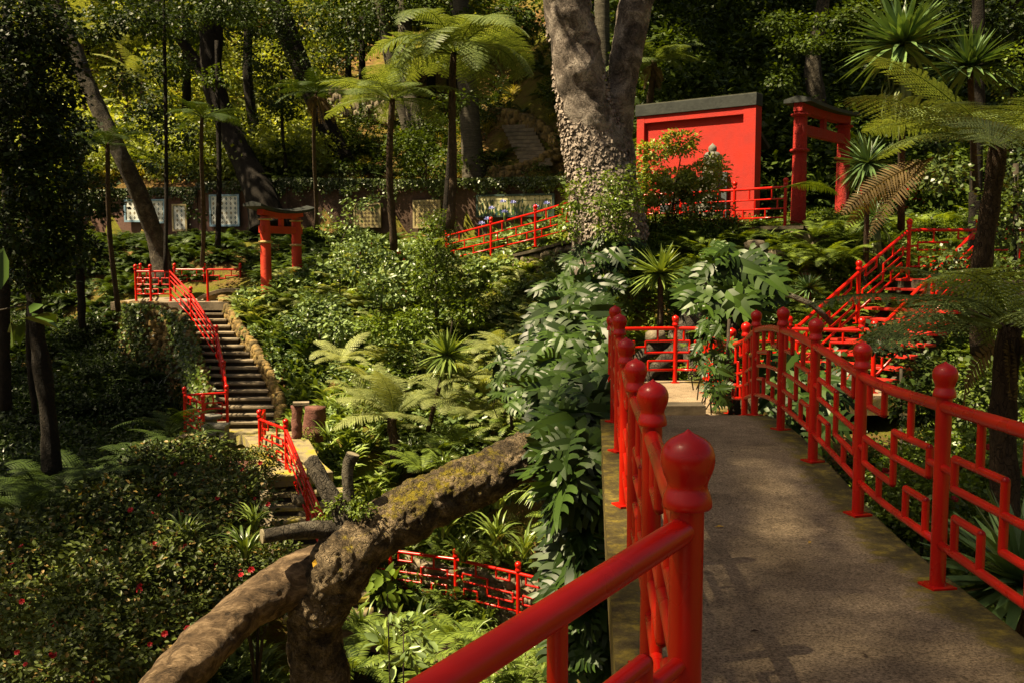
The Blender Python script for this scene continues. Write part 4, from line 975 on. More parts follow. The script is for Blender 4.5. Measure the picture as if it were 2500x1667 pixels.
ok &= segd(A0, A1) > 1.0; ok &= segd(g2(748, 18.9, zl), g2(800, 15.9, zl)) > .95; ok &= segd(P0 + [0, -.75, 0], P1 + [0, -.75, 0]) > .95
ok &= segd(g2(430, 31.5, 0), g2(470, 31.5, 0)) > 2.1; ok &= segd(SL[0], SL[2]) > .5; ok &= segd(ar[0], ar[-1]) > .75; ok &= segd(hit(1312, 410, 36.6), hit(1264, 318, 36.6)) > .7
ok &= ~((X > g2(440, 23.5, 0)[0] - .2) & (X < g2(660, 23.5, 0)[0]) & (Y > 22.2) & (Y < 24.7))
ok &= segd(at(1090, 652, 29.9), at(1398, 580, 25.9)) > .5
house = np.array([*L_2, 0]) ; ok &= segd(L_2 - nn_ * .6, R_ - nn_ * .6) > .9
ok &= ~((X > 7.2) & (X < 13) & (Y > 17.3) & (Y < 19.4))
for nm_, yy in (('w', 0),):
    wy = np.interp(px, [w_[0] for w_ in WP], [w_[3] for w_ in WP]); ok &= ~((np.abs(Y - wy - .2) < .6) & (px > 150) & (px < 1400))
X, Y, Z, px, py = X[ok], Y[ok], Z[ok], px[ok], py[ok]
U = rg.uniform(0, 1, len(X)); kinds = {}
def put(k, cond, smin, smax, zo=0.0):
    i = np.where(cond)[0]; kinds.setdefault(k, []).append((i, rg.uniform(smin, smax, len(i)), zo))
wy_ = np.interp(px, [w_[0] for w_ in WP], [w_[3] for w_ in WP]); hill = (Y > wy_ + .3) & (px < 1450); litL = hill & (px < 800); mid = hill & (px >= 800)
upR = (Y > 27.5) & (px >= 1450)
left = (px < 440) & (Y < 37) & ~((px > 180) & (Y > 33)); behind = (Y > 31.5) & (Y < wy_ - .5) & (px < 1000)
centre = (px >= 440) & (px < 1400) & (Y > 22) & (Y <= 31.5); ravine = (px >= 440) & (px < 1500) & (Y <= 22)
right = (px > 1500) & (Y < 14); terr = (px > 1400) & (Y >= 14) & (Y <= 27.5)
bandC = centre & (X < -3.0 + (Y - 24) * -.35) & (Y < 29)
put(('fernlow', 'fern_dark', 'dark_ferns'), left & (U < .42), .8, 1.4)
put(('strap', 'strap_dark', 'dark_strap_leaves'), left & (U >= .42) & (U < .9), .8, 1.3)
put(('bush', 'tree_shaded', 'dark_shrubbery'), left & (U >= .9), .8, 1.5)
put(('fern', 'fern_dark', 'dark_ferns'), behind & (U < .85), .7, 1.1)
put(('bush', 'shrub', 'low_shrubs'), behind & (U >= .93), .4, .7)
put(('wide', 'strap', 'strap_leaf_bed'), bandC & (U < .60), .8, 1.15)
put(('bigleaf', 'shrub_grey', 'greygreen_shrubs'), bandC & (U >= .90), .5, .8)
c2 = centre & ~bandC
put(('fern2', 'fern_pale', 'pale_ferns'), c2 & (U < .34), .8, 1.3)
put(('fern', 'fern', 'green_ferns'), c2 & (U >= .34) & (U < .55), .8, 1.3)
put(('bigleaf', 'shrub_grey', 'greygreen_shrubs'), c2 & (U >= .55) & (U < .72), .7, 1.2)
put(('bush', 'shrub', 'low_shrubs'), c2 & (U >= .72) & (U < .88), .6, 1.0)
put(('wide', 'strap', 'strap_leaf_bed'), c2 & (U >= .88), .8, 1.2)
put(('strap2', 'strap', 'strap_leaf_bed'), ravine & (U < .42), .7, 1.1)
put(('grass', 'grass', 'pale_grass'), ravine & (U >= .42) & (U < .66) & (px > 650), .8, 1.2)
put(('fern', 'fern', 'green_ferns'), ravine & (U >= .66) & (U < .85), .7, 1.1)
put(('wide', 'strap', 'strap_leaf_bed'), ravine & (U >= .85), .7, 1.1)
put(('bush', 'shrub', 'low_shrubs'), right & (U < .45), .6, 1.0)
put(('fern', 'fern_dark', 'dark_ferns'), right & (U >= .45) & (U < .8), .6, 1.0)
put(('strap', 'strap_dark', 'dark_strap_leaves'), right & (U >= .8), .7, 1.0)
put(('fern', 'fern', 'green_ferns'), terr & (U < .45), .6, 1.05)
put(('bush', 'shrub', 'low_shrubs'), terr & (U >= .45) & (U < .7), .5, .8)
put(('strap', 'strap', 'strap_leaf_bed'), terr & (U >= .7), .6, .9)
put(('strap2', 'strap', 'hillside_spiky_leaves'), upR & (U < .50), 1.3, 2.0)
put(('bush2', 'tree_leaf', 'hillside_shrubs'), upR & (U >= .50) & (U < .9), 1.4, 2.6)
put(('fern', 'fern_dark', 'dark_ferns'), upR & (U >= .9), 1.2, 1.8)
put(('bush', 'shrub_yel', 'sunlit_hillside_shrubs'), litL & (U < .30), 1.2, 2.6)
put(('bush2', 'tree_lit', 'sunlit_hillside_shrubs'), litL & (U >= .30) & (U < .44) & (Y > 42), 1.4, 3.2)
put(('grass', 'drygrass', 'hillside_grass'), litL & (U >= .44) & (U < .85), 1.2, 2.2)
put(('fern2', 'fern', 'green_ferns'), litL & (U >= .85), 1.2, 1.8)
put(('grass', 'drygrass', 'hillside_grass'), mid & (U < .30) & (Y < 48), .8, 1.5)
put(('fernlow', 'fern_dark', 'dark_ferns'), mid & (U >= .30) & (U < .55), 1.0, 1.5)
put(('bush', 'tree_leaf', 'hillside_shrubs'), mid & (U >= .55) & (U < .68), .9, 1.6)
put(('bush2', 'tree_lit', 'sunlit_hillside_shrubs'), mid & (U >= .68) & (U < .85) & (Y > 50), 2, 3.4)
LBL = {}
for (tk, mk, nm_), lst in kinds.items():
    LBL.setdefault((nm_, mk), []).append((tk, lst))
for (nm_, mk), ent in LBL.items():
    parts = []
    for tk, lst in ent:
        for i, s, zo in lst:
            if len(i) == 0: continue
            P = np.stack([X[i], Y[i], Z[i] - .05 + zo], 1)
            V, Q = stamp(*T[tk], P, rotz(rg.uniform(0, 6.28, len(i))), s); parts.append((V, Q))
    V, Q = join(parts); o = wobj(nm_, V, Q, M[mk]); tag(o, kind='stuff')

# ---- individual ferns and small plants ----
FM = {'pale': [vm('fern', fern_clump(20 + i, 11, 1.0, npin=22, wid=.22, bip=6, lift=(.4, 1.0), droop=(.8, 1.7)), M['fern_pale']) for i in range(2)],
      'green': [vm('fern', fern_clump(30 + i, 11, 1.0, npin=24, wid=.20, lift=(.5, 1.1), droop=(1, 1.8)), M['fern']) for i in range(2)],
      'dark': [vm('fern', fern_clump(40 + i, 10, 1.0, npin=24, wid=.22, bip=6, lift=(.4, 1.0), droop=(.9, 1.7)), M['fern_dark']) for i in range(2)]}
def ferns(kind, lst, label, group, sc=(.8, 1.1)):
    for k, q in enumerate(lst):
        x, y = q[0], q[1]; P = at(x, y, q[2]) if len(q) > 2 and q[2] else hit(x, y)
        s = q[3] if len(q) > 3 else rg.uniform(*sc)
        plant('fern', FM[kind][k % 2], P, label, 'fern', group, s, rg.uniform(0, 6.28))
ferns('pale', [(820, 790), (905, 860), (1180, 900), (1240, 930), (1150, 790), (1210, 760), (1240, 690), (1160, 680), (930, 690), (1300, 990), (1250, 1010), (870, 770)], 'pale sunlit fern among the plants of the central slope', 'pale ferns on the central slope')
ferns('pale', [(830, 880, 22), (900, 930, 21.5), (1130, 930, 19.5), (1180, 960, 19.5), (1210, 860, 20.5), (1090, 980, 20), (1170, 1010, 19.5), (1240, 860, 19.5), (880, 970, 21)], 'large pale fern spilling down the sunlit slope near the spiky yucca', 'large pale ferns near the spiky yucca', (.85, 1.1))
ferns('green', [(770, 760), (800, 745), (1030, 1150, 19), (1060, 1110, 20), (1120, 1090, 20.5), (1190, 1060), (700, 735, 29)], 'mid green fern growing on the central slope', 'green ferns on the central slope')
ferns('green', [(1760, 690, 19.5), (1850, 640, 20), (1900, 600, 20.6, .9), (1990, 580, 20.3), (2060, 570, 20.4), (2010, 640, 19.5), (1950, 650, 19.5), (1640, 610, 21.5), (1720, 600, 21), (1790, 620, 20.6), (2060, 640, 19.4), (2150, 560, 20.5)], 'yellowish green fern by the rubble wall under the large torii', 'ferns below the large torii', (.8, 1.15))
ferns('dark', [(380, 1130, 19), (430, 1105, 20), (470, 1140, 18.5), (330, 1130, 18), (220, 1230, 16.5), (120, 1240, 16), (60, 1260, 15.5), (160, 1310, 15), (190, 1200, 17), (300, 1160, 17.5), (410, 1060, 21), (90, 1190, 17)], 'dark green fern rising above the camellia bushes', 'ferns above the camellias', (1.0, 1.3))
ferns('green', [(1020, 1640, 12.5), (1100, 1560, 13.5), (900, 1560, 14.5), (860, 1640, 13), (1230, 1600, 12)], 'green fern in the ravine below the sunken railing', 'ferns deep in the ravine', (.8, 1.0))
ferns('pale', [(140, 1610, 11.5, .6), (160, 1480, 12.5, .6), (290, 1440, 13, .5)], 'small bright fern poking through the camellia leaves', 'bright ferns among the camellias')

SM = [vm('strap_leaf_plant', strap_clump(50 + i, 30, .75, .028, 1.8), M['strap']) for i in range(2)]
for k, (x, y, Yd, s) in enumerate([(830, 1010, 22.3, .9), (880, 1040, 21.8, 1), (800, 1080, 21, .8), (1000, 1120, 20, .8), (1080, 1150, 19, .8), (610, 760, 28.6, .7), (580, 750, 28.9, .6)]):
    plant('strap_leaf_plant', SM[k % 2], at(x, y, Yd), 'glossy strap leaf clump near the foot of the slope', 'strap plant', 'glossy strap plants near the stairway', s, k)
for k, (x, y, Yd, s) in enumerate([(1080, 1310, 18, 1.1), (1160, 1260, 19, 1.1), (1210, 1330, 18, 1.1), (1130, 1370, 19.3, 1), (1280, 1360, 17.5, 1), (1220, 1240, 19, 1), (1010, 1330, 19.8, 1), (1060, 1265, 20.5, .9)]):
    plant('strap_leaf_plant', SM[k % 2], at(x, y, Yd), 'clump of arching strap leaves above the railing in the ravine', 'strap plant', 'strap plants behind the ravine railing', s, k * 1.3)
for k, (x, y, Yd, s) in enumerate([(1060, 1590, 14, .8), (940, 1600, 14, .9), (880, 1550, 15, .9), (1150, 1600, 13, .8), (1010, 1560, 15, .9)]):
    plant('strap_leaf_plant', SM[k % 2], at(x, y, Yd), 'broad strap leaf clump in the ravine below the leaning tree', 'strap plant', 'strap plants beside the log', s, k * 1.3)
for k, (x, y, Yd, s) in enumerate([(450, 1330, 14, .8), (600, 1360, 13, .8), (620, 1290, 14.5, .7), (530, 1640 - 380, 16, .7)]):
    plant('strap_leaf_plant', SM[k % 2], at(x, y, Yd), 'light green strap leaf clump between the camellias', 'strap plant', 'strap plants between the camellias', s, k * 1.3)

# ---- tree ferns ----
CRM = {k: vm('crown', tree_fern_crown(*a), M['tree_fern']) for k, a in {'a': (60, 26, 1.0, 12, 26, .27, (.25, .85), (1.5, 2.4)), 'b': (61, 16, 1.0, 10, 22, .27, (.1, .6), (.7, 1.3)), 'c': (62, 14, 1.0, 13, 28, .32, (.15, .75), (.6, 1.25))}.items()}
CRP = vm('crown', tree_fern_crown(63, 15, 1.0, 12, 26, .28, (.35, 1.0), (.7, 1.3)), M['fern_pale'])
CRD = vm('crown', tree_fern_crown(64, 16, 1.0, 10, 22, .24, (.2, .7), (.8, 1.4)), M['fern_dark'])
def hang(seed, n=9): 
    r_ = np.random.default_rng(seed); return join([frond(r_, r_.uniform(.7, 1), r_.uniform(0, 6.28), -.6, 1.0, 18, .16, 0, 1.2, wk=.9) for _ in range(n)])
SKIRT = vm('dead_fronds', hang(65), M['dead_frond'])
def tree_fern(label, c, L, base, r, cm, skirt=0, rz=0, group=None, tm='fibre', tilt=(0, 0)):
    base = np.array(base); c = np.array(c); root = empty('tree_fern', tuple(base), label, 'tree fern', group)
    b = MB(); t = np.linspace(0, 1, 14)[:, None]; pts = base * (1 - t) + c * t; pts[:, 0] += .05 * np.sin(t[:, 0] * 5 + rz)
    rr_ = r * (1.25 - .35 * t[:, 0]) * (1 + .10 * np.sin(np.arange(14) * 2.3)); b.tube(pts, rr_, 14); b.build('trunk', M[tm], root)
    obj('crown', cm, root, tuple(c - base - [0, 0, .06]), (*tilt, rz), L)
    if skirt: obj('dead_fronds', SKIRT, root, tuple(c - base - [0, 0, .1]), (0, 0, rz), skirt)
tree_fern('big sunlit umbrella shaped tree fern in the upper middle', at(1112, 128, 23.5), 2.35, at(1096, 560, 23.5), .085, CRM['a'], 0, .4)
tree_fern('tree fern with slender dark trunk, left of the big umbrella shaped one', at(955, 240, 23), 1.8, at(957, 610, 24), .075, CRM['b'], 0, 1.9)
tree_fern('tree fern with a brown skirt of dead fronds standing behind the small torii', at(772, 225, 27.5), 1.35, at(768, 560, 29.5), .05, CRD, 1.0, 1.2)
tree_fern('thin tree fern in shade left of the curved pale trunk', at(258, 350, 24), 1.25, at(285, 760, 25.5), .055, CRD, 0, 2.2)
tree_fern('thin dark tree fern on a straight trunk between the blue tile panels', at(497, 285, 27), 1.2, at(492, 650, 31), .055, CRD, 0, .3)
tree_fern('tree fern whose bright fronds show right of the great forked trunk', at(1592, 150, 27.5), 1.55, at(1590, 300, 28.5), .09, CRM['b'], .8, 3.3)
tree_fern('large tree fern at the upper right with fronds arching over the railing', at(2425, 345, 10.6), 1.75, at(2395, 860, 11.4), .10, CRM['c'], 0, 2.9, tilt=(0, .0))
tree_fern('low tree fern at the right edge with fronds reaching across the red steps', at(2468, 790, 8.6), 1.75, at(2450, 1480, 8.6), .11, CRM['b'], .9, 1.25)
tree_fern('short pale tree fern catching the sun in the middle of the slope', at(962, 1015, 20.5), 1.5, at(962, 1120, 20.5), .10, CRP, 0, .7)
for x, y, Yd, L, rz in ((300, 110, 46, 2.6, .3), (200, 90, 48, 2.4, 1.4), (345, 200, 44, 2.2, 2.5)):
    c = at(x, y, Yd); tree_fern('sunlit yellow green tree fern far up the slope at the upper left', c, L, (c[0], c[1], gzf(c[0], c[1]) - .1), .1, CRP, 0, rz, 'sunlit tree ferns far up the slope')
r0 = np.random.default_rng(8)
DV, DQ = join([frond(r0, 1.0, math.pi + a_, l_, d_, 30, .15, 0, t_, wk=.7) for a_, l_, d_, t_ in ((.1, -.35, .5, .9), (-.25, -.5, .5, -.8), (.35, -.6, .7, .5))])
o = plant('dead_fern_fronds', vm('dead_fern_fronds', (DV, DQ), M['dead_frond']), at(2280, 385, 11.2), 'brown dead fern fronds drooping leftwards in front of the tall yuccas', 'dead fern fronds', None, 1.2, 0)
FR = vm('loose_frond', frond(np.random.default_rng(3), 1.0, math.pi, .35, 1.1, 30, .27, 13, .2), M['fern'])
for q, s, rz, l in ((at(1905, 462, 20.6), 1.3, .25, 'broad green frond resting over the red railing before the house'), (at(1760, 700, 18.6), 1.1, -.4, 'broad frond below the red house railing')):
    plant('fern_frond', FR, q, l, 'fern frond', None, s, rz + math.pi if s > 1.2 else rz)

# ---- yuccas ----
YM = vm('leaf_head', yucca_head(70, 130, 1.0, .040, -.8), M['yucca']); YM2 = vm('leaf_head', yucca_head(71, 140, 1.0, .050, -.3), M['yucca']); YL = vm('leaf_head', yucca_head(74, 120, 1.0, .046, -.5), M['strap']); YC = vm('leaf_head', yucca_head(75, 150, 1.0, .044, -.8), M['strap'])
rs_ = np.random.default_rng(72)
def skirt_mesh():
    n = 60; az = rs_.uniform(0, 6.28, n); k = 5; t = np.linspace(0, 1, k); zz = rs_.uniform(-.9, 0, n)
    d = np.stack([np.cos(az), np.sin(az), 0 * az], -1); rr_ = .30 * np.sin(t * 2.2)[None, :] * rs_.uniform(.5, 1.2, (n, 1))
    P = d[:, None] * rr_[..., None]; P[..., 2] = zz[:, None] - t[None] ** 1.2 * rs_.uniform(.7, 1.0, (n, 1)) + .12 * np.sin(t * 3)[None]
    Sd = np.stack([-np.sin(az), np.cos(az), 0 * az], -1)[:, None].repeat(k, 1); W = .045 * np.array([.7, 1, .9, .6, .05])[None].repeat(n, 0)
    return strips(P, W, Sd, .3, d[:, None].repeat(k, 1))
SK2 = vm('hanging_leaves', skirt_mesh(), M['yucca_dry'])
def yucca(label, c, R, base, r=.045, me=None, skirt=0, rz=0, tilt=(0, 0)):
    base = np.array(base); c = np.array(c); root = empty('yucca', tuple(base), label, 'yucca')
    b = MB(); t = np.linspace(0, 1, 8)[:, None]; b.tube(base * (1 - t) + c * t, r * (1.2 - .3 * t[:, 0]), 10); b.build('stem', M['fibre'], root)
    obj('leaf_head', me or YM, root, tuple(c - base), (*tilt, rz), R)
    if skirt: obj('hanging_leaves', SK2, root, tuple(c - base), (0, 0, rz), skirt)
yucca('spiky yucca on a leaning stem in the middle of the sunlit slope', at(1092, 868, 19.5), .68, at(1045, 1050, 20.5), .045, YC, .45)
yucca('pale spiky yucca between the two monstera masses', at(1612, 668, 17.8), .66, at(1612, 800, 17.8), .05, YL)
yucca('tall yucca with upright blue green spikes near the top right', at(2203, 112, 17.6), 1.12, at(2200, 560, 19.5), .06, YM2, .95)
yucca('second tall yucca at the top right, shorter spiked and nearer the edge', at(2368, 166, 18.4), .95, at(2385, 560, 20.5), .06, YM2, 0, 1)
yucca('dark yucca directly right of the large torii pillar', at(2118, 400, 18.8), .72, at(2112, 760, 19.2), .05, YM, 0, 2)
yucca('yucca with a long skirt of hanging leaves above the red steps', at(2135, 530, 19.7), .5, at(2140, 700, 19.9), .045, YM, 1.1, 2)
yucca('small young yucca on the mossy bank left of the red steps', at(1975, 705, 17.6), .34, at(1975, 735, 17.6), .03, YM2)
yucca('large leaved yucca at the bottom right beyond the bridge railing', at(2500, 1430, 6.2), .75, at(2500, 1640, 6.2), .05, YM2, 0, .6)
yucca('yucca rosette in dark shade below the monstera leaves', at(1330, 1170, 12), .45, at(1330, 1250, 12), .04, YL, 0, .6)

# ---- monstera ----
def leaf_field(P, ax, nr, s, tmpl=None):
    V0, Q0 = tmpl or monstera_leaf(1.0); return stamp(V0, Q0, P, basis(ax, nr), s)
def monstera(label, rows, n, seed, stems, smin=.26, smax=.54, face=(-.25, -.75, .65)):
    r_ = np.random.default_rng(seed); rows = sorted(rows); ys = [r[0] for r in rows]
    P = []
    wts = np.array([max(20, r[2] - r[1]) for r in rows], float)
    while len(P) < n:
        y = r_.uniform(ys[0], ys[-1]); x0, x1, Yd = (np.interp(y, ys, [r[k] for r in rows]) for k in (1, 2, 3))
        if r_.uniform(0, wts.max()) > (x1 - x0): continue
        x = r_.uniform(x0, x1); e = abs((x - x0) / (x1 - x0) - .5) * 2
        P.append(at(x, y, Yd + .5 * e * e - r_.uniform(-.15, .45)))
    P = np.array(P); az = r_.uniform(-3.1, -.1, n)
    ax = np.stack([np.cos(az) * .9, np.sin(az) * .7, r_.uniform(-1.0, .15, n)], -1)
    nr = np.array(face) + r_.normal(0, .5, (n, 3))
    V, Q = leaf_field(P, ax, nr, r_.uniform(smin, smax, n))
    root = empty('monstera_vine', tuple(P[np.argmin(P[:, 2])]), label, 'monstera')
    wobj('leaves', V, Q, M['monstera'], root)
    b = MB(); 
    for s_, r0 in stems: b.tube(s_, r0, 8)
    for i in range(0, n, 3): b.tube([P[i], P[i] + [r_.uniform(-.1, .1), .22, -.25], P[i] + [0, .45, -.5]], .009, 4)
    b.build('stems', M['pipe_dark'], root)
monstera('great mass of monstera leaves cascading beside the left edge of the footbridge',
         [(575, 1440, 1530, 19), (620, 1390, 1550, 18.6), (700, 1340, 1520, 17.6), (760, 1310, 1480, 14.6), (850, 1290, 1470, 12.8), (930, 1290, 1470, 11.2), (1000, 1320, 1462, 9.9), (1080, 1335, 1462, 9.0), (1180, 1345, 1462, 8.8), (1300, 1370, 1470, 8.8), (1450, 1370, 1480, 9.0), (1600, 1350, 1490, 9.1)], 400, 80,
         [([at(1452, 1800, 9.9), at(1452, 1300, 9.9), at(1450, 1020, 10.2), at(1410, 960, 12.6), at(1400, 850, 14.5)], [.12, .12, .10, .07, .05])])
monstera('monstera plant with large glossy split leaves on the mound behind the footbridge',
         [(600, 1740, 1850, 13.9), (640, 1710, 1890, 13.7), (700, 1690, 1900, 13.5), (745, 1700, 1860, 13.3), (770, 1770, 1840, 13.0)], 60, 81,
         [([at(1800, 1100, 12.9), at(1795, 950, 12.9), at(1790, 800, 13.0), at(1790, 680, 13.6)], [.07, .06, .06, .04])], .36, .58)
monstera('tangle of small monstera leaves climbing over the bridge railing post',
         [(790, 1700, 1800, 12.9), (850, 1690, 1800, 12.8), (930, 1710, 1790, 12.7), (980, 1740, 1790, 12.6)], 46, 82,
         [([at(1785, 1020, 12.6), at(1775, 900, 12.6), at(1780, 780, 12.8)], [.03, .025, .02])], .14, .26)
monstera('monstera leaves in shadow below the right side of the footbridge',
         [(860, 1880, 2050, 13.2), (960, 1860, 2060, 12.6), (1050, 1900, 2080, 12.0)], 46, 83, [([at(1960, 1200, 13), at(1960, 900, 13)], [.03, .02])], .30, .5)
monstera('pale monstera leaves at the foot of the sunlit slope', [(840, 1190, 1280, 18), (930, 1200, 1290, 17.5), (1000, 1230, 1300, 17)], 40, 84, [([at(1250, 1050, 17.6), at(1240, 900, 17.8)], [.03, .02])], .22, .4)

# ---- camellia bushes at lower left ----
CAM = []
for i in range(3):
    r_ = np.random.default_rng(90 + i)
    CAM.append(vm('foliage', cloud(r_, [((0, 0, .2), (1.0, .9, .62)), ((.5, .2, .5), (.5, .5, .4)), ((-.5, -.1, .35), (.5, .5, .4))], 330, 11, .085, .19, .34, False, shell=.55), M['camellia']))
b = MB()
for ring_, (n_, rr_, tl) in enumerate(((6, .034, .5), (5, .024, .9), (3, .012, 1.3))):
    for k in range(n_):
        a = 2 * math.pi * k / n_ + ring_; ca, sa = math.cos(a), math.sin(a); q = [(0, 0, 0), (rr_ * ca - .6 * rr_ * sa, rr_ * sa + .6 * rr_ * ca, rr_ * tl * .8), (1.4 * rr_ * ca, 1.4 * rr_ * sa, rr_ * tl * 1.1), (rr_ * ca + .6 * rr_ * sa, rr_ * sa - .6 * rr_ * ca, rr_ * tl * .8)]
        b.add(q, [(0, 1, 2, 3)])
FLW = b.mesh('flower', M['petal'])
def camellia(px_, py_, Yd, s, k, nfl, label):
    c = at(px_, py_, Yd); base = (c[0], c[1], c[2] - .55 * s)
    root = empty('camellia_bush', base, label, 'camellia bush', 'camellia bushes at lower left'); r_ = np.random.default_rng(int(px_ + py_))
    obj('foliage', CAM[k % 3], root, (0, 0, .45 * s), (0, 0, k * 1.7), s)
    b = MB()
    for j in range(5):
        a = r_.uniform(0, 6.28); b.tube([(base[0], base[1], base[2] - 1.2), (base[0] + .1 * math.cos(a), base[1] + .1 * math.sin(a), base[2] - .4), (base[0] + .5 * s * math.cos(a), base[1] + .5 * s * math.sin(a), base[2] + .5 * s)], [.03, .022, .01], 6)
    b.build('stems', M['pipe_dark'], root)
    for j in range(nfl):
        a = r_.uniform(-2.8, -.3); e = r_.uniform(.1, .9)
        obj('flower', FLW, root, (math.cos(a) * .98 * s * math.cos(e), math.sin(a) * .9 * s * math.cos(e), .68 * s + .66 * s * math.sin(e) - .05), (r_.uniform(.4, 1.2), r_.uniform(-.6, .6), 0), r_.uniform(.6, 1.1))
for a in ((430, 1170, 17.8, 1.0, 0, 7, 'camellia bush just left of the rubble base of the lower landing'), (545, 1260, 16.2, 1.0, 1, 7, 'camellia bush with red flowers left of the sawn horizontal branch'), (330, 1290, 15.5, 1.1, 2, 6, 'camellia bush in the middle of the red flowered thicket'),
          (140, 1375, 14.6, 1.15, 0, 5, 'red flowered camellia bush at the left edge below the dark ferns'), (440, 1400, 14.2, 1.1, 1, 6, 'camellia bush with many red flowers above the bare limb of the leaning tree'), (620, 1420, 13.8, .8, 2, 4, 'small camellia bush tucked against the bark of the leaning tree'), (270, 1480, 13, 1.0, 1, 6, 'camellia bush low in the thicket left of the bare limb'),
          (90, 1540, 12.2, 1.0, 2, 6, 'camellia bush in the bottom left corner region'), (340, 1600, 11.8, .9, 0, 5, 'bottommost camellia bush beside the bare limb'), (20, 1440, 13.6, .9, 0, 3, 'camellia bush cut by the left edge of the picture'), (180, 1640, 11.2, .8, 1, 4, 'camellia bush cut by the bottom edge of the picture'), (600, 1150, 18.4, .6, 0, 3, 'small camellia bush growing against the rubble base')):
    camellia(*a)

# ---- shrubs ----
def shrub(label, ells, n, per, size, mat, stems, spread=.14, asp=.40, lite=True, cat='shrub', seed=1, name='shrub', flowers=None, group=None):
    """ells in pixels: (px,py,rx_px,ry_px,Y)"""
    r_ = np.random.default_rng(seed); E = []
    for x, y, a, b_2, Yd in ells: E.append((at(x, y, Yd), (a * Yd / F, a * Yd / F * .9, b_2 * Yd / F)))
    V, Q = cloud(r_, E, n, per, size, spread, asp, lite)
    root = empty(name, tuple(stems[0][0][0]) if stems else tuple(E[0][0]), label, cat, group)
    wobj('foliage', V, Q, M[mat], root)
    if stems:
        b = MB()
        for p, r in stems: b.tube(p, r, 8)
        b.build('stems', M['pipe_dark'], root)
    if flowers:
        fm, nf, s = flowers
        for j in range(nf):
            c, r = E[r_.integers(len(E))]; a = r_.uniform(-2.6, -.5); e = r_.uniform(-.2, .9)
            obj('flower', fm, root, tuple(c + np.array([math.cos(a) * math.cos(e) * r[0], math.sin(a) * math.cos(e) * r[1], math.sin(e) * r[2]]) - WL[root.name]), (r_.uniform(.3, 1.2), 0, 0), s)
    return root
shrub('upright dark green bush in front of the brown ring tile panel', [(1065, 590, 55, 70, 25), (1060, 680, 62, 80, 25), (1075, 545, 30, 35, 25), (1100, 640, 35, 50, 25)], 520, 9, .07, 'shrub', [([at(1065, 800, 25), at(1065, 600, 25)], .04)], seed=101)
shrub('yellow green young tree spreading before the red house', [(1600, 370, 35, 24, 21.4), (1660, 350, 40, 30, 21.4), (1700, 430, 45, 26, 21.2), (1640, 440, 55, 24, 21.2), (1760, 430, 22, 24, 21.3), (1590, 420, 30, 20, 21.4), (1740, 395, 30, 14, 21.3), (1700, 470, 50, 24, 21.2), (1600, 470, 50, 30, 21.2)], 620, 9, .085, 'shrub_yel',
      [([at(1632, 700, 21.2), at(1636, 560, 21.2), at(1650, 450, 21.3), at(1665, 370, 21.4)], [.03, .026, .02, .01]), ([at(1640, 540, 21.2), at(1600, 470, 21.3), at(1590, 420, 21.4)], [.018, .012, .007]), ([at(1645, 500, 21.2), at(1700, 470, 21.2), at(1740, 420, 21.3)], [.018, .012, .007])], .16, .30, False, 'young tree', 102, 'young_tree')
shrub('dense lower foliage of small leaves in front of the red house base', [(1560, 470, 45, 40, 21.6), (1600, 530, 60, 40, 21.4), (1700, 500, 60, 28, 21.2), (1540, 540, 40, 40, 21.3), (1680, 570, 50, 30, 21), (1770, 520, 40, 22, 21), (1800, 575, 50, 20, 21), (1740, 570, 40, 22, 21)], 520, 9, .075, 'shrub', [([at(1600, 640, 21.3), at(1600, 520, 21.4)], .02)], .15, .34, seed=103)
shrub('bright leafy bush wrapped round the foot of the great forked trunk', [(1400, 480, 26, 36, 19), (1500, 440, 30, 28, 19), (1480, 500, 50, 30, 18.8), (1545, 480, 34, 40, 19), (1390, 540, 30, 44, 19), (1430, 430, 14, 16, 19), (1560, 420, 24, 24, 19.4), (1500, 560, 50, 30, 18.8)], 330, 9, .075, 'shrub', [([at(1450, 640, 19), at(1470, 480, 19)], .02)], .15, .34, seed=104)
shrub('loose pale leaved shrub with arching twigs beside the small torii', [(860, 480, 18, 24, 27.5), (900, 500, 26, 14, 27.5), (850, 540, 30, 30, 27.5), (800, 560, 24, 40, 28), (880, 580, 34, 24, 27.5), (835, 620, 34, 30, 27.5), (920, 490, 20, 12, 27.5)], 130, 8, .10, 'shrub_grey', [([at(830, 720, 27.5), at(830, 600, 27.5), at(870, 500, 27.5), at(925, 480, 27.5)], [.02, .016, .010, .006])], .18, .36, False, seed=105)
FUCH = mesh('flower', *join([(np.array([[0, 0, 0], [.02, .0, -.04], [0, 0, -.08], [-.02, 0, -.04]]), np.array([[0, 1, 2, 3]])), (np.array([[0, 0, 0], [0, .02, -.04], [0, 0, -.08], [0, -.02, -.04]]), np.array([[0, 1, 2, 3]]))]), M['fuchsia'])
shrub('grey green broad leaved shrub with small red flowers in mid slope', [(930, 610, 60, 26, 27), (1000, 640, 50, 36, 26.5), (880, 650, 40, 30, 27), (950, 700, 60, 40, 26)], 260, 8, .13, 'shrub_grey', [([at(930, 760, 26), at(940, 650, 26.5)], .02)], .22, .36, False, seed=106, flowers=(FUCH, 14, 1.2))
shrub('low glossy broad leaved shrub beside the strap leaf bed', [(780, 745, 60, 26, 27), (740, 790, 50, 30, 26.3), (830, 800, 50, 34, 25.6)], 230, 8, .12, 'shrub_grey', [([at(780, 840, 26), at(780, 770, 26.5)], .02)], .2, .38, False, seed=107)
shrub('dark rounded shrub of mixed leaves in the mid slope', [(1120, 720, 50, 34, 24.5), (1150, 760, 40, 30, 24), (1010, 790, 50, 34, 24), (920, 800, 40, 26, 24.6)], 320, 8, .10, 'shrub', [([at(1100, 820, 24), at(1110, 740, 24.4)], .02)], .2, .36, False, seed=108)
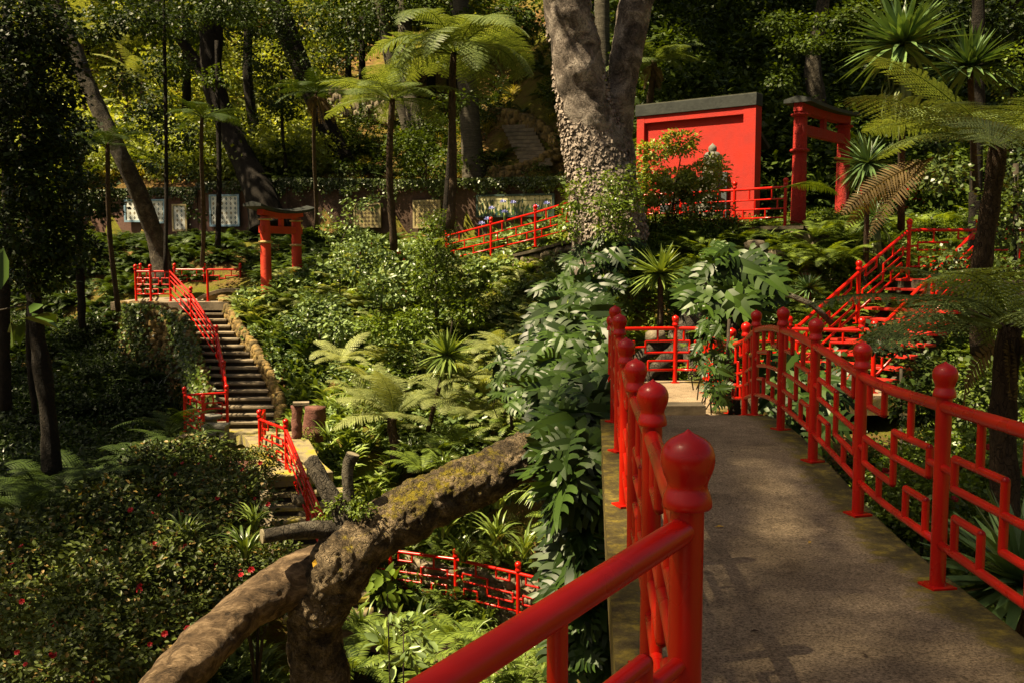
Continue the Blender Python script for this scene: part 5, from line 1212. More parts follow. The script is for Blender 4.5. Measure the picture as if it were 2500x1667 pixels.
shrub('leafy shrub with a few red flowers below the right bridge railing', [(2250, 1110, 70, 60, 10.5), (2180, 1190, 60, 60, 9.8), (2330, 1230, 80, 70, 9.5), (2420, 1120, 60, 60, 10.5)], 420, 9, .065, 'shrub', [([at(2250, 1400, 10), at(2250, 1200, 10)], .02)], .15, .38, seed=109, flowers=(FLW, 5, 1.0))
shrub('dark ivy tangle behind the tree fern trunk at the right edge', [(2460, 520, 60, 90, 14.5), (2300, 420, 50, 30, 15), (2450, 700, 60, 70, 14), (2480, 380, 60, 50, 15.5), (2320, 640, 60, 30, 15), (2400, 950, 90, 70, 12.5), (2260, 900, 60, 40, 13.5)], 560, 9, .085, 'ivy', [([at(2480, 1000, 14.5), at(2480, 400, 14.5)], .04)], .2, .4, seed=110)
shrub('yellowish shrub at the right edge above the tree fern fronds', [(2470, 150, 50, 40, 18), (2440, 190, 40, 26, 18), (2480, 230, 40, 30, 18)], 90, 9, .08, 'shrub', [([at(2470, 400, 18), at(2470, 200, 18)], .03)], .16, .3, seed=111)
shrub('small dark fruit shrub leaning over the sunken railing', [(960, 1440, 45, 40, 12), (930, 1400, 30, 20, 12)], 9, 5, .20, 'shrub', [([at(955, 1760, 12.2), at(950, 1600, 12), at(945, 1400, 12)], [.014, .010, .006])], .16, .28, False, seed=112)
shrub('broad leaved seedling standing in the bottom ravine', [(980, 1560, 55, 60, 11)], 12, 5, .17, 'shrub_grey', [([at(985, 1760, 11), at(985, 1540, 11)], [.012, .006])], .18, .26, False, seed=113)
shrub('yellow leaved fern like tuft growing on the leaning tree', [(845, 1225, 36, 18, 8.9), (800, 1250, 22, 18, 8.9), (880, 1240, 26, 16, 8.8)], 100, 8, .04, 'fern', [([at(850, 1290, 8.9), at(850, 1240, 8.9)], .01)], .08, .3, False, seed=114)
shrub('bright moss and box bush at the foot of the red tufa pot', [(745, 1065, 26, 26, 21.4), (740, 1090, 24, 20, 21.2)], 120, 9, .035, 'shrub_yel', [([at(745, 1110, 21.4), at(745, 1080, 21.4)], .02)], .06, .5, seed=115)
shrub('sparse foreground twig with large leaves at the left edge', [(15, 690, 20, 22, 4.6), (20, 770, 20, 50, 4.6), (70, 770, 16, 12, 4.6)], 5, 3, .17, 'monstera', [([at(-80, 900, 4.6), at(-10, 760, 4.6), at(60, 745, 4.6)], [.008, .006, .003])], .10, .24, False, seed=116)
shrub('branchy weeping shrub in deep shade left of the steps up the hill', [(1000, 360, 60, 40, 36), (1090, 400, 30, 30, 35)], 240, 8, .13, 'tree_leaf', [([at(1040, 440, 36), at(1040, 380, 36)], .03)], .3, .4, seed=117)
shrub('shaded camellia like shrub growing by the red steps', [(2160, 830, 50, 30, 13.4), (2240, 980, 60, 50, 11.5)], 150, 8, .08, 'tree_shaded', [([at(2200, 1200, 12), at(2200, 900, 13)], .02)], .18, .4, seed=118)
# young grass clumps with lilac flowers before the flower panel
b = MB(); r_ = np.random.default_rng(4)
for k in range(40):
    d = unit(r_.normal(0, 1, 3)); d[2] = abs(d[2]) * .8; s = np.cross(d, [0, 0, 1.]) * .018; q = d * .09; b.add([q * .3, q * .8 - s, q * 1.1, q * .8 + s], [(0, 1, 2, 3)])
AG = b.mesh('flower_head', M['agap'])
for x, y in ((1200, 512), (1228, 496), (1253, 498), (1232, 521), (1190, 538), (1176, 549), (1308, 508), (1335, 500)):
    q = at(x, y, 29.5); g = at(x + 2, 600, 29.6); root = empty('lilac_flower', tuple(g), 'lilac flower on a tall stalk before the wide panel', 'flower', 'lilac flowers before the wide tile panel')
    b = MB(); b.tube([g, (g + q) / 2 + [.03, 0, 0], q], .008, 5); b.build('stalk', M['strap'], root); obj('flower_head', AG, root, tuple(q - g), (0, 0, 0), 1.5)

# ---- ivy ----
def ivy(parent, P, nr, n, size, mat='ivy', name='ivy'):
    V, Q = leaves(P, np.stack([rg.normal(0, .5, n), rg.normal(0, .3, n), -np.abs(rg.normal(.6, .4, n))], -1), nr + rg.normal(0, .4, (n, 3)), size * rg.uniform(.6, 1.2, n), .48, True)
    wobj(name, V, Q, M[mat], parent)
n = 15000; xs = rg.uniform(180, 1390, n); top = np.interp(xs, [w_[0] for w_ in WP], [w_[1] for w_ in WP])
hang_ = 18 + 24 * (np.sin(xs * .031) + np.sin(xs * .083 + 1)) ** 2 * .5; dens = rg.uniform(0, 1, n)
yv = top - 6 + np.abs(rg.normal(0, .5, n)) * hang_; inpan = np.zeros(n, bool)
for x0, x1, y0, y1 in ((304, 344, 487, 543), (362, 404, 487, 546), (421, 457, 500, 565), (512, 585, 475, 553), (864, 930, 497, 556), (1009, 1076, 489, 558), (1163, 1354, 476, 530)):
    inpan |= (xs > x0 - 2) & (xs < x1 + 2) & (yv > y0 - 3) & (yv < y1 + 3)
keep = ~inpan; xs, yv = xs[keep], yv[keep]; n = len(xs)
P = np.array([at(x, y, wallY(x) - .10) for x, y in zip(xs, yv)]); P[:, 1] -= rg.uniform(0, .16, n)
ivy(wall, P, np.array([-.1, -1, .5]), n, .085)
n = 5200; t = rg.uniform(0, 1, n); tp = np.array(tw); cum = np.r_[0, np.cumsum(np.linalg.norm(np.diff(tp[:, :2], axis=0), axis=1))]; s = t * cum[-1]
P = np.stack([np.interp(s, cum, tp[:, k]) for k in range(3)], -1); dz = np.abs(rg.normal(0, .9, n)); P[:, 2] -= dz - .08
msk = (np.sin(P[:, 0] * 3 + P[:, 2] * 1.3) + np.sin(P[:, 1] * 2.3 + 2 * P[:, 2])) + rg.normal(0, .5, n) > -.7 ; P = P[msk]; n = len(P)
P[:, 1] -= rg.uniform(.15, .38, n); P[:, 0] += rg.normal(0, .12, n)
V, Q = leaves(P, np.stack([rg.normal(0, .6, n), rg.normal(-.3, .3, n), -np.abs(rg.normal(.5, .4, n))], -1), np.array([-.2, -1, .7]) + rg.normal(0, .45, (n, 3)), .11 * rg.uniform(.6, 1.2, n), .46, True)
o = wobj('climbing_fig', V, Q, M['shrub']); tag(o, 'glossy climber hanging over the rubble retaining wall under the top left landing', 'climber')

# ---- leaning tree in front ----
def bumpy(path, rads, mat, amp, fr, seg=64, ring=14, moss=None, squash=1.0, plates=0):
    """organic trunk: spline through points, fractal displacement; returns V,F,attr"""
    P = np.array(path, float); n = len(P); t = np.arange(n); tt = np.linspace(0, n - 1, (n - 1) * ring + 1)
    def cr(A):
        A = np.asarray(A, float); A = A.reshape(n, -1); Ae = np.vstack([2 * A[0] - A[1], A, 2 * A[-1] - A[-2]]); out_ = []
        for u in tt:
            i = min(int(u), n - 2); f = u - i; p0, p1, p2, p3 = Ae[i], Ae[i + 1], Ae[i + 2], Ae[i + 3]
            out_.append(.5 * ((2 * p1) + (-p0 + p2) * f + (2 * p0 - 5 * p1 + 4 * p2 - p3) * f * f + (-p0 + 3 * p1 - 3 * p2 + p3) * f ** 3))
        return np.array(out_)
    C = cr(P); R = cr(np.array(rads))[:, 0]; Tn = unit(np.gradient(C, axis=0)); V = []; A = []
    ref = np.array([0, 0, 1.]) if abs(Tn[0][2]) < .9 else np.array([0, 1., 0])
    for i in range(len(C)):
        a = unit(np.cross(Tn[i], ref)); b = np.cross(a, Tn[i]); ref = b
        for k in range(seg):
            an = 2 * math.pi * k / seg; d = math.cos(an) * a + math.sin(an) * b; q = C[i] + d * R[i]
            v = Vector(q); f = mnoise.fractal(v * fr, .8, 2.0, 6) + .8 * mnoise.noise(v * fr * .35)
            if plates: f += plates * (min(1.0, 4.5 * abs(mnoise.noise(v * fr * 2.6))) + .6 * min(1.0, 4 * abs(mnoise.noise(v * fr * 6 + Vector((5, 1, 2))))) - 1.0)
            q = q + d * (amp * f); V.append(q); A.append(moss(q) if moss else 0)
    m = len(C); Fc = [(i * seg + k, i * seg + (k + 1) % seg, (i + 1) * seg + (k + 1) % seg, (i + 1) * seg + k) for i in range(m - 1) for k in range(seg)]
    Fc.append(tuple(range(seg))[::-1]); Fc.append(tuple((m - 1) * seg + k for k in range(seg)))
    return V, Fc, A
lt = empty('leaning_tree', at(800, 1900, 9.0), 'huge mossy leaning tree trunk forking across the lower left with sawn off branches', 'fallen tree')
def mossf(q):
    x, y = proj(q); return max(0.0, min(1.0, (float(x) - 820) / 330)) * (1.0 if x > 700 else 0)
V, Fc, A_ = bumpy([at(1400, 1060, 10.3), at(1290, 1112, 9.8), at(1150, 1178, 9.4), at(1000, 1248, 9.1), at(890, 1312, 8.95), at(810, 1395, 8.85), at(770, 1520, 8.9), at(785, 1680, 9.0), at(800, 1950, 9.0)],
                  [.22, .245, .255, .265, .285, .30, .24, .25, .33], None, .045, 2.4, 130, 42, mossf, plates=.38)
o = wobj('trunk', V, Fc, M['bark_log'], lt, True, {'moss': A_})
V, Fc, A_ = bumpy([at(850, 1370, 9.0), at(745, 1405, 8.85), at(650, 1450, 8.7), at(560, 1520, 8.5), at(470, 1610, 8.3), at(370, 1720, 8.1), at(260, 1860, 7.9)], [.24, .235, .215, .20, .215, .20, .23], None, .035, 2.2, 80, 24, plates=.12)
wobj('bare_limb', V, Fc, M['bare_log'], lt)
for path, rd in (([at(640, 1308, 8.5), at(700, 1298, 8.6), at(770, 1290, 8.75), at(850, 1300, 8.9)], [.068, .07, .085, .11]), ([at(757, 1122, 9.1), at(785, 1170, 9.0), at(815, 1225, 8.95), at(850, 1290, 8.9)], [.075, .075, .085, .11]), ([at(862, 1108, 8.9), at(848, 1150, 8.9), at(852, 1210, 8.9), at(862, 1290, 8.9)], [.062, .055, .055, .09])):
    V, Fc, A_ = bumpy(path, rd, None, .012, 4, 28, 10); s_ = wobj('sawn_branch', V, Fc, M['bark_mid'], lt)
    p0, p1 = np.array(path[0]), np.array(path[1]); d = unit(p0 - p1); b = MB(); b.tube([p0 - d * .01, p0 + d * .006], rd[0] * .93, 20); b.build('cut_face', M['cut'], s_, False)
b = MB(); q = at(762, 1372, 8.43); b.add([q, q + [.03, 0, .03], q + [.045, 0, -.01], q + [.01, -.01, -.04]], [(0, 1, 2, 3)]); o = b.build('fallen_leaf', M['yleaf'], None, False); tag(o, 'single yellow leaf lying on the bark of the leaning tree', 'leaf')
for x_, y_, l_ in ((1745, 1247, 'curled yellow leaf lying on the bridge deck beside the nearest finial'),):
    d_ = at(x_, y_, 1.0); Yd = 1.57 / -d_[2]; q = at(x_, y_, Yd); q[2] = deckz(q[1]) + .006; b = MB()
    b.add([q, q + [.03, .012, .012], q + [.06, .0, .004], q + [.03, -.016, .008]], [(0, 3, 2, 1)]); o = b.build('fallen_leaf', M['yleaf'], None, False); tag(o, l_, 'leaf')
for x_, y_, l_ in ((1830, 1530, 'brown dead leaf on the bridge deck at the bottom of the picture'), (1975, 1290, 'dead leaf in the middle of the bridge deck'), (1790, 1100, 'tiny dead leaf lying far along the bridge deck'), (2120, 1600, 'dead leaf near the lower right of the bridge deck'), (1900, 1180, 'ochre leaf fragment on the middle of the deck'), (1725, 1440, 'small ochre leaf close to the nearest railing post')):
    d_ = at(x_, y_, 1.0); Yd = 1.58 / -d_[2]; q = at(x_, y_, Yd); q[2] = deckz(q[1]) + .006; b = MB(); a_ = x_ % 6.0; c_, s_2 = .022 * math.cos(a_), .022 * math.sin(a_)
    b.add([q, q + [c_ - s_2 * .4, s_2 + c_ * .4, .008], q + [2 * c_, 2 * s_2, .003], q + [c_ + s_2 * .4, s_2 - c_ * .4, .004]], [(0, 3, 2, 1)]); o = b.build('fallen_leaf', M['fibre' if x_ % 2 == 0 else 'yleaf'], None, False); tag(o, l_, 'leaf', 'fallen leaves')
# roots and rocks behind the far railing
rt = empty('pale_tree_base', at(1640, 930, 17.6), 'pale lichened tree base with thick roots behind the far railing', 'tree stump')
V, Fc, A_ = bumpy([at(1590, 960, 17.2), at(1640, 880, 17.4), at(1680, 800, 17.7), at(1700, 730, 17.9), at(1715, 660, 18.2)], [.30, .26, .24, .2, .14], None, .06, 2, 32, 10); wobj('trunk', V, Fc, M['bark_mid'], rt)
for pa_, ra_ in (([at(1650, 860, 17.2), at(1600, 900, 17), at(1560, 950, 16.9)], [.16, .13, .11]), ([at(1680, 850, 17.2), at(1690, 900, 17), at(1690, 950, 16.9)], [.13, .11, .1]), ([at(1640, 840, 17.5), at(1580, 860, 17.3), at(1530, 900, 17.2)], [.12, .12, .1])):
    V, Fc, A_ = bumpy(pa_, ra_, None, .03, 3, 20, 8); wobj('root', V, Fc, M['bark_mid'], rt)
b = MB(); 
for pts_, r0 in (([at(1870, 715, 17.0), at(1930, 722, 16.8), at(1985, 745, 16.6), at(2030, 790, 16.6)], [.04, .045, .05, .05]),): b.tube(pts_, r0, 10)
o = b.build('bare_root', M['bark_mid']); tag(o, 'bare brown root curving along the mossy bank left of the red steps', 'root')
# red tufa pot posts
tp_ = empty('tufa_stump', at(760, 1060, 21.8), 'reddish tufa block pair with flat cap beside the foot of the stairs', 'planter')
b = MB(); r_ = np.random.default_rng(6)
V, Fc, A_ = bumpy([at(768, 1075, 21.8), at(768, 1040, 21.8), at(768, 992, 21.8)], [.24, .25, .23], None, .03, 6, 24, 8); wobj('block', V, Fc, M['rock_red'], tp_)
V, Fc, A_ = bumpy([at(722, 1080, 21.3), at(724, 1040, 21.3), at(726, 990, 21.3)], [.11, .12, .12], None, .03, 6, 20, 8); wobj('block', V, Fc, M['rock_red'], tp_)
b = MB(); b.box(at(735, 984, 21.3), (.34, .25, .06), .2); b.build('cap', M['step'], tp_, False)
V, Fc, A_ = bumpy([at(590, 1260, 19.3), at(592, 1190, 19.3), at(596, 1130, 19.3)], [.34, .30, .28], None, .06, 4, 24, 8); o = wobj('tufa_column', V, Fc, M['rock_red']); tag(o, 'dark reddish tufa column under the small arched slab', 'stone column')
b = MB()
for k in range(26):
    x_, y_ = r_.uniform(1130, 1310), r_.uniform(960, 1070); q = hit(x_, y_); s = r_.uniform(.2, .55); b.rock(q, (s, s * .8, s * .6), r_)
o = b.build('rock_outcrop', M['stone_warm']); tag(o, 'ochre rock outcrop and bare soil bank behind the mossy end of the leaning tree', 'rocks')
for x_, y_, s, w_ in ((1885, 625, .5, 'largest pale'), (1905, 650, .4, 'flat pinkish'), (2025, 690, .42, 'pale lone'), (1960, 665, .35, 'small mossy'), (1845, 600, .45, 'dark lichened'), (1600, 820, .5, 'rounded shaded')):
    b = MB(); b.rock(at(x_, y_, 19.8 if x_ > 1700 else 17.4), (s, s * .7, s * .5), r_); o = b.build('rock', M['stone']); tag(o, w_ + (' stone on the mossy bank below the large torii' if x_ > 1700 else ' stone behind the far bridge railing'), 'rock', 'rocks on the bank')
# ---- great forked trunk ----
def pxr(r, Yd): return r * Yd / F
def tree(label, trunks, crown=None, mat='bark_dark', leaf='tree_leaf', n=200, per=9, size=.12, spread=.3, seed=1, name='tree', cat='tree', amp=.03, seg=20, ring=8, lite=True, group=None, world=False):
    """trunks: lists of (px,py,Y,r_px); crown: (px,py,rx_px,ry_px,Y) or world ellipsoids"""
    r_ = np.random.default_rng(seed); t0 = trunks[0][-1]; root = empty(name, tuple(at(*t0[:3])), label, cat, group)
    for k, tr in enumerate(trunks):
        pts = [at(a[0], a[1], a[2]) for a in tr]; rd = [pxr(a[3], a[2]) for a in tr]
        V, Fc, A_ = bumpy(pts, rd, None, amp, 2.5, seg, ring); wobj('trunk' if k == 0 else 'limb', V, Fc, M[mat], root)
    if crown:
        E = [(c[0], c[1]) for c in crown] if world else [(at(x, y, Yd), (a * Yd / F, a * Yd / F, b_2 * Yd / F)) for x, y, a, b_2, Yd in crown]
        V, Q = cloud(r_, E, n, per, size, spread, .42, lite); wobj('crown', V, Q, M[leaf], root)
    return root
bt = empty('forked_tree', at(1485, 640, 20.5), 'great pale trunk forking in two left of the red house, scaly with clinging dry leaves', 'tree')
V, Fc, A_ = bumpy([at(1492, 660, 20.5), at(1484, 560, 20.3), at(1470, 450, 20.2), at(1452, 350, 20.1), at(1430, 260, 20.0), at(1410, 150, 19.9), at(1386, 20, 19.8), at(1360, -130, 19.7), at(1330, -400, 19.5)], [.84, .72, .64, .57, .50, .46, .42, .38, .32], None, .06, 1.6, 56, 14); wobj('trunk', V, Fc, M['bark_big'], bt)
V, Fc, A_ = bumpy([at(1490, 560, 20.8), at(1500, 430, 20.7), at(1502, 330, 20.6), at(1516, 220, 20.5), at(1534, 110, 20.5), at(1556, 0, 20.5), at(1575, -140, 20.5), at(1600, -400, 20.5)], [.52, .44, .36, .33, .35, .36, .34, .3], None, .05, 1.6, 44, 14); wobj('limb', V, Fc, M['bark_big'], bt)
# clinging dry leaf scales
n = 8500; t = rg.uniform(0, 1, n) ** .8; yv = -20 + t * 600; cx = np.interp(yv, [0, 106, 213, 319, 425, 530, 620], [1384, 1400, 1420, 1440, 1466, 1482, 1488]); rr_ = np.interp(yv, [0, 106, 213, 319, 425, 530, 620], [.42, .46, .50, .56, .63, .71, .79])
th = rg.uniform(-1.5, 1.5, n); wgt = np.array([mnoise.noise(Vector((a * 1.1, b * .016, 3))) for a, b in zip(th, yv)]) + np.interp(yv, [0, 150, 250, 400, 600], [.12, .22, .4, .7, .9]) * 1.0 + .12 * np.sin(th)
kp = wgt + rg.normal(0, .12, n) > .12; yv, cx, rr_, th = yv[kp], cx[kp], rr_[kp], th[kp]; n = len(yv)
C = np.array([at(a, b, 20.15) for a, b in zip(cx, yv)]); nd = np.stack([np.sin(th), -np.cos(th), 0 * th], -1); P = C + nd * (rr_ + .035)[:, None]
V, Q = leaves(P, np.stack([rg.normal(0, .5, n), rg.normal(0, .2, n), -np.ones(n)], -1) + nd * .35, nd + rg.normal(0, .35, (n, 3)), .075 * rg.uniform(.4, 1.3, n), .5, True)
M['dryleaf'] = leaf_mat('clinging_dry_leaf', (.10, .075, .060), (.34, .28, .235), .75, .03, .3, green=False); wobj('clinging_leaves', V, Q, M['dryleaf'], bt)
E = [((.2, 17, 11.5), (3.2, 3, 1.6)), ((3.8, 21, 12), (3, 3, 1.7))]; V, Q = cloud(np.random.default_rng(7), E, 500, 9, .16, .45); wobj('crown', V, Q, M['tree_leaf'], bt)

# ---- trees behind ----
tree('curved pale trunk leaning down to the top left landing', [[(110, -120, 31, 15), (149, 43, 31, 17), (200, 170, 31, 18), (244, 276, 31, 19), (300, 390, 31, 20), (350, 500, 31.5, 21), (385, 600, 32, 22), (400, 690, 32, 26)]],
     [(330, 40, 80, 40, 29), (230, 60, 60, 40, 29), (300, 640 - 440, 40, 30, 29.5), (330, 300, 40, 26, 29)], 'bark_mid', 'tree_shaded', 300, 9, .12, .3, 201)
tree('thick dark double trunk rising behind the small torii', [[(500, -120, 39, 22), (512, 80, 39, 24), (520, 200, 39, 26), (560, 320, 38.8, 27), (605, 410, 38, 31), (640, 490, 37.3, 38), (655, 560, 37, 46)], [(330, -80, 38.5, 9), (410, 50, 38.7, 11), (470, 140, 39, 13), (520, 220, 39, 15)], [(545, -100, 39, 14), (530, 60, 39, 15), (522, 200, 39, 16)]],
     [(410, 160, 60, 40, 34), (440, 50, 60, 36, 34), (430, 330, 70, 30, 33), (390, 400, 50, 16, 32), (470, 430, 36, 14, 33), (560, 20, 80, 40, 35), (380, 250, 50, 40, 33), (475, 520, 22, 8, 33)], 'bark_dark', 'tree_shaded', 640, 9, .12, .34, 202)
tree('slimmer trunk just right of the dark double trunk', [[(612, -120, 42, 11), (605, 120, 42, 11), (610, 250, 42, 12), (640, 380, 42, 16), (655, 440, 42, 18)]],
     [(650, 130, 70, 60, 38), (690, 230, 60, 50, 38), (620, 40, 70, 40, 38), (610, 300, 30, 30, 38)], 'bark_dark', 'tree_shaded', 380, 9, .12, .36, 203)
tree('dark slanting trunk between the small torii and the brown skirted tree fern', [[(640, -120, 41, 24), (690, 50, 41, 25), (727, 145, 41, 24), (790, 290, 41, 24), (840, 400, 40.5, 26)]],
     [(740, 50, 80, 50, 38), (830, 130, 50, 36, 38), (880, 50, 80, 40, 40), (760, 160, 50, 40, 38)], 'bark_dark', 'tree_shaded', 360, 9, .12, .36, 204)
tree('pair of grey trunks with splayed roots on the leaf littered slope', [[(905, -120, 44, 13), (940, 80, 44, 14), (962, 190, 44, 14), (985, 270, 44, 14), (1002, 330, 44, 18)], [(985, -100, 44, 17), (990, 100, 44, 17), (998, 220, 44, 17), (1020, 310, 43.5, 19), (1040, 375, 43, 26)]],
     [(960, 10, 90, 40, 44), (1050, 30, 80, 40, 44)], 'bark_grey', 'tree_leaf', 260, 9, .15, .4, 205)
tree('smooth ringed grey trunk beneath the big umbrella tree fern', [[(1120, -120, 37, 17), (1128, 60, 37, 20), (1140, 200, 37, 23), (1150, 330, 37, 25), (1160, 445, 37, 31)]],
     [(1220, 60, 100, 45, 36), (1300, 30, 70, 40, 36)], 'bark_grey', 'tree_leaf', 320, 9, .14, .38, 206, amp=.012)
tree('straight grey trunk seen through the fork of the great trunk', [[(1470, -120, 33, 18), (1470, 60, 33, 18), (1472, 160, 33, 18), (1474, 360, 33, 20)]], None, 'bark_grey', seed=207, amp=.012)
tree('grey crooked trunk rising behind the large red torii', [[(2030, -120, 30, 15), (2005, 40, 30, 16), (1985, 130, 30, 19), (1988, 200, 30, 20), (2005, 300, 30, 21), (2030, 420, 30, 24), (2000, 520, 29, 30)]],
     [(1960, 110, 60, 18, 26.5), (1910, 190, 30, 30, 26.5), (2060, 100, 50, 16, 27), (2030, 50, 50, 14, 27), (1900, 60, 60, 16, 27), (1960, 250, 24, 14, 27), (2100, 30, 50, 18, 27)], 'bark_mid', 'tree_leaf', 420, 9, .10, .34, 208)
for k, (x0, y0, x1, y1, Yd, r) in enumerate(((402, 130, 404, 660, 30, 4.5), (532, 250, 532, 600, 33, 6), (1105, 210, 1085, 560, 27, 7), (690, 330, 700, 480, 38, 4))):
    tree('slender pole like dark sapling trunk standing before the tile wall', [[(x0 - 3, y0 - 150, Yd, r * .8), (x0, y0, Yd, r), ((x0 + x1) / 2 + 3, (y0 + y1) / 2, Yd, r), (x1, y1, Yd, r * 1.2)]], [(x0, y0 - 60, 40, 20, Yd), (x0 + 10, y0 + 30, 36, 14, Yd)], 'bark_dark', 'tree_leaf', 60, 8, .12, .3, 210 + k, 'sapling', 'sapling', .008, 10, 6, group='slender saplings before the tile wall')
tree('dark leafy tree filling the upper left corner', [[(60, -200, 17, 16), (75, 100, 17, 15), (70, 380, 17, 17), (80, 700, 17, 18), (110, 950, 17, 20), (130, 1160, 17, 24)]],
     [(50, 60, 110, 90, 16), (120, 200, 70, 90, 16.5), (50, 330, 100, 90, 16), (110, 430, 90, 80, 16), (50, 560, 90, 80, 16), (150, 570, 60, 60, 16.5), (30, 200, 70, 70, 15.5), (150, 330, 50, 50, 17), (90, 660, 70, 50, 16.5)], 'bark_dark', 'tree_shaded', 2100, 9, .085, .24, 220)
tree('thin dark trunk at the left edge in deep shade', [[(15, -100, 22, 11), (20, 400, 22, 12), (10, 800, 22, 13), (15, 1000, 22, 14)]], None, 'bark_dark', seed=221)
tree('twin slim trunks in the shade left of the stairs', [[(190, 300, 26, 9), (195, 600, 26, 9), (200, 800, 26, 10)], [(80, 500, 24, 6), (70, 800, 24, 7), (85, 1010, 24, 8)]], [(180, 330, 60, 50, 25), (230, 480, 60, 50, 26), (200, 620, 50, 36, 26)], 'bark_dark', 'tree_shaded', 300, 9, .12, .3, 222)
tree('dark trunk behind the fronds of the upper right tree fern', [[(2385, -100, 20, 12), (2390, 200, 20, 13), (2380, 520, 20, 14), (2375, 640, 20, 16)]], [(2330, 40, 60, 40, 22), (2440, 60, 80, 40, 22), (2290, 330, 40, 40, 21)], 'bark_dark', 'tree_shaded', 260, 9, .12, .3, 223)
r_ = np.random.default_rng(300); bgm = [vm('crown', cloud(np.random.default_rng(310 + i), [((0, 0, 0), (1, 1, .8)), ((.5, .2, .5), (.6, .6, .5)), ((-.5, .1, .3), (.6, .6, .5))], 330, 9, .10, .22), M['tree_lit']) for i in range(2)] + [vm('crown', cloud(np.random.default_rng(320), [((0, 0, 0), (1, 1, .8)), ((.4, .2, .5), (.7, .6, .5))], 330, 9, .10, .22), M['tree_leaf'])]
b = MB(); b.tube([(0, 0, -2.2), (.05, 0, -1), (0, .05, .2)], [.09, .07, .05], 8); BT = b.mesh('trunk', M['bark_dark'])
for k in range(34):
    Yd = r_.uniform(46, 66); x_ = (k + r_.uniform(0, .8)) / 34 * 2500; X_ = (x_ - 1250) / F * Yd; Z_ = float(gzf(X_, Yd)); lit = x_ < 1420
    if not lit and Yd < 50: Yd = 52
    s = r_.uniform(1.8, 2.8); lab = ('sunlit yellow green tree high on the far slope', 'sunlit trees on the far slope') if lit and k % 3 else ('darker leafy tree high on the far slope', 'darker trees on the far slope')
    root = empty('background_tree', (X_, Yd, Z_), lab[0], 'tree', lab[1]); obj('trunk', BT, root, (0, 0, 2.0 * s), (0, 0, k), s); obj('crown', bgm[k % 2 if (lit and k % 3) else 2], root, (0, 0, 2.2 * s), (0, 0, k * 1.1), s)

# ---- unseen trees added to shade the bridge, the left bank and the slopes ----
def canopy(label, trunk, ells, n, seed, leaf='tree_leaf', size=.22, spread=.55):
    base = np.array(trunk[0], float); root = empty('shade_tree', tuple(base), label, 'tree'); b = MB(); b.tube(trunk, np.linspace(.35, .16, len(trunk)), 14)
    for c, r in ells: b.tube([trunk[-2], (np.array(trunk[-1]) + np.array(c)) / 2 + [0, 0, .3], c], [.12, .08, .03], 8)
    b.build('trunk', M['bark_dark'], root); V, Q = cloud(np.random.default_rng(seed), ells, n, 9, size, spread, .45, True, .2, 1.0); wobj('crown', V, Q, M[leaf], root)
canopy('unseen tree added behind the viewer to shade the footbridge', [(-17, -9, -7), (-16.5, -8, 6), (-15.5, -6, 18), (-15, -4, 24)],
       [((x_ - 10.0, y_ - 3.4, 26 + .4 * k_), (a_, b2_, .8)) for k_, (x_, y_, a_, b2_) in enumerate(((-5.3, -1.2, 1.9, 2.2), (-4.6, 2.2, 1.8, 2.0), (-4.3, 5.6, 1.7, 2.0), (-2.2, 3.0, 2.0, 2.4), (-1.8, 7.0, 1.9, 2.0), (-3.2, 7.6, 1.2, 1.2), (-.6, 4.6, 1.8, 2.4), (-6.1, 7.3, .8, 1.5), (-6.2, 7.0, .8, 1.3), (-6.0, 7.8, .7, 1.2), (-5.6, 6.4, .8, 1.2)))], 8200, 401, size=.095, spread=1.0)
canopy('unseen tree added left of the frame to shade the camellias', [(-16, 9, -6.5), (-15.6, 9.4, 0), (-14.8, 10, 6), (-14.2, 10.5, 8)],
       [((-15.4, 8.5, 8.5), (2.2, 2, .9)), ((-12.8, 9.6, 8.6), (1.8, 1.8, .7)), ((-14, 13, 8.6), (2.2, 2, .9)), ((-11.6, 13, 8.4), (1.4, 1.4, .6))], 520, 402)
canopy('unseen tree added left of the frame to shade the dark bank', [(-20, 19, -5), (-19.6, 19, 2), (-18.8, 19.5, 8), (-18, 20, 10)],
       [((-19.5, 16.8, 10), (2.4, 2.4, 1)), ((-17.2, 19.6, 10.3), (2.6, 2.6, 1)), ((-20, 22.5, 10), (2.5, 2.4, 1)), ((-17.6, 24.2, 10.4), (2.2, 2.2, 1)), ((-21.5, 26.5, 10.5), (2.4, 2.4, 1))], 1700, 403)
canopy('unseen tree added to shade the right hand slope', [(16, 30, 4), (14, 30.5, 10), (9, 31, 15), (6, 31, 17)],
       [((-.5, 27, 16), (2.4, 2.6, 1)), ((2.5, 30, 16.5), (2.6, 3, 1)), ((6, 28, 16.8), (2.6, 3, 1)), ((5, 34, 18), (2.8, 3, 1)), ((9.5, 31, 18), (2.8, 3, 1)), ((0, 34, 18), (2.6, 3, 1)), ((9, 26, 15.5), (2.4, 2.4, .9)), ((3, 38, 19.5), (2.8, 3, 1)), ((9, 37, 20), (3, 3, 1))], 3000, 404, size=.28, spread=.7)
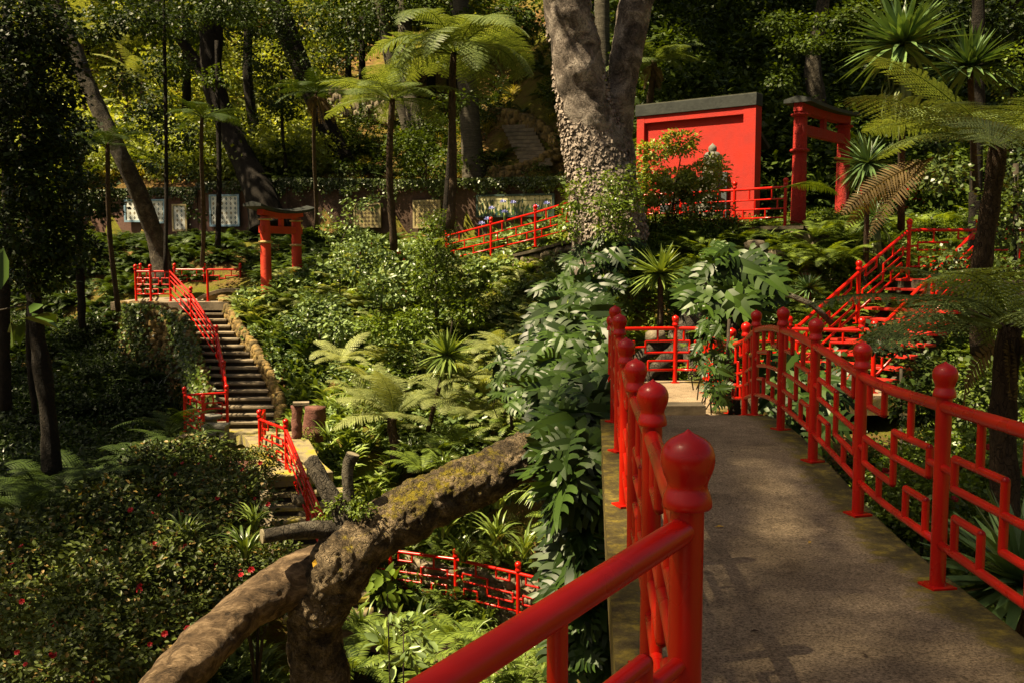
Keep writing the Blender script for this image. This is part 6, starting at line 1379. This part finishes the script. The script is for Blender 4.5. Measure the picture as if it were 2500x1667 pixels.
canopy('unseen tree added to shade the middle slope', [(-2, 44, 6.2), (-2.5, 44, 12), (-4, 42, 16), (-6, 41, 17.5)],
       [((-5.5, 37, 16), (2.4, 2.4, 1)), ((-3.6, 38.6, 16), (2.0, 2, .8)), ((-4, 41.5, 18), (2.6, 2.0, .9)), ((-1.5, 40, 17.5), (1.3, 1.3, .7)), ((-6.6, 34, 15.5), (1.8, 2, .8))], 1500, 405, size=.28, spread=.7)

canopy('unseen tree added to shade the upper left slope', [(-24, 44, 3), (-24, 44, 12), (-20, 44, 18), (-18, 44, 20)],
       [((-20.5, 36, 15.5), (1.8, 1.6, .8)), ((-17.2, 35.4, 14.6), (1.7, 1.6, 1.4)), ((-16.2, 35.6, 17), (1.4, 1.5, 1.2)), ((-14.2, 38, 17), (1.2, 1.4, 1.2)), ((-17.5, 39, 16), (1.6, 2, .8)), ((-19.5, 43, 18), (2.2, 1.6, .8)), ((-15.2, 36.4, 15.5), (1.5, 1.5, .8)), ((-15.5, 43, 18), (1.5, 2, .8)), ((-12.5, 40, 17.5), (1.6, 1.8, .8)), ((-16.5, 48, 21), (2.4, 2, .8)), ((-11.5, 46, 20.5), (1.8, 2, .8)), ((-21.5, 50, 21), (2, 2, .8))], 900, 406, size=.26, spread=.7)

# ---- labels that tell look-alikes apart by their order in the picture ----
ORD = ['leftmost', 'second', 'third', 'fourth', 'fifth', 'sixth', 'seventh', 'eighth', 'ninth', 'tenth', 'eleventh', 'twelfth', 'thirteenth', 'fourteenth', 'fifteenth', 'sixteenth', 'seventeenth', 'eighteenth', 'nineteenth', 'twentieth', 'twenty first', 'twenty second', 'twenty third', 'twenty fourth', 'twenty fifth']
same = {}
for o in list(COL.objects):
    if o.parent is None and o.get('label') and o.get('kind') is None: same.setdefault(o['label'], []).append(o)
for l_, os_ in same.items():
    if 1 < len(os_) <= 25:
        os_.sort(key=lambda o: float(proj(np.array(o.location))[0]))
        for k, o in enumerate(os_):
            o['label'] = l_ + (', leftmost' if k == 0 else ', %s from left' % ORD[k])
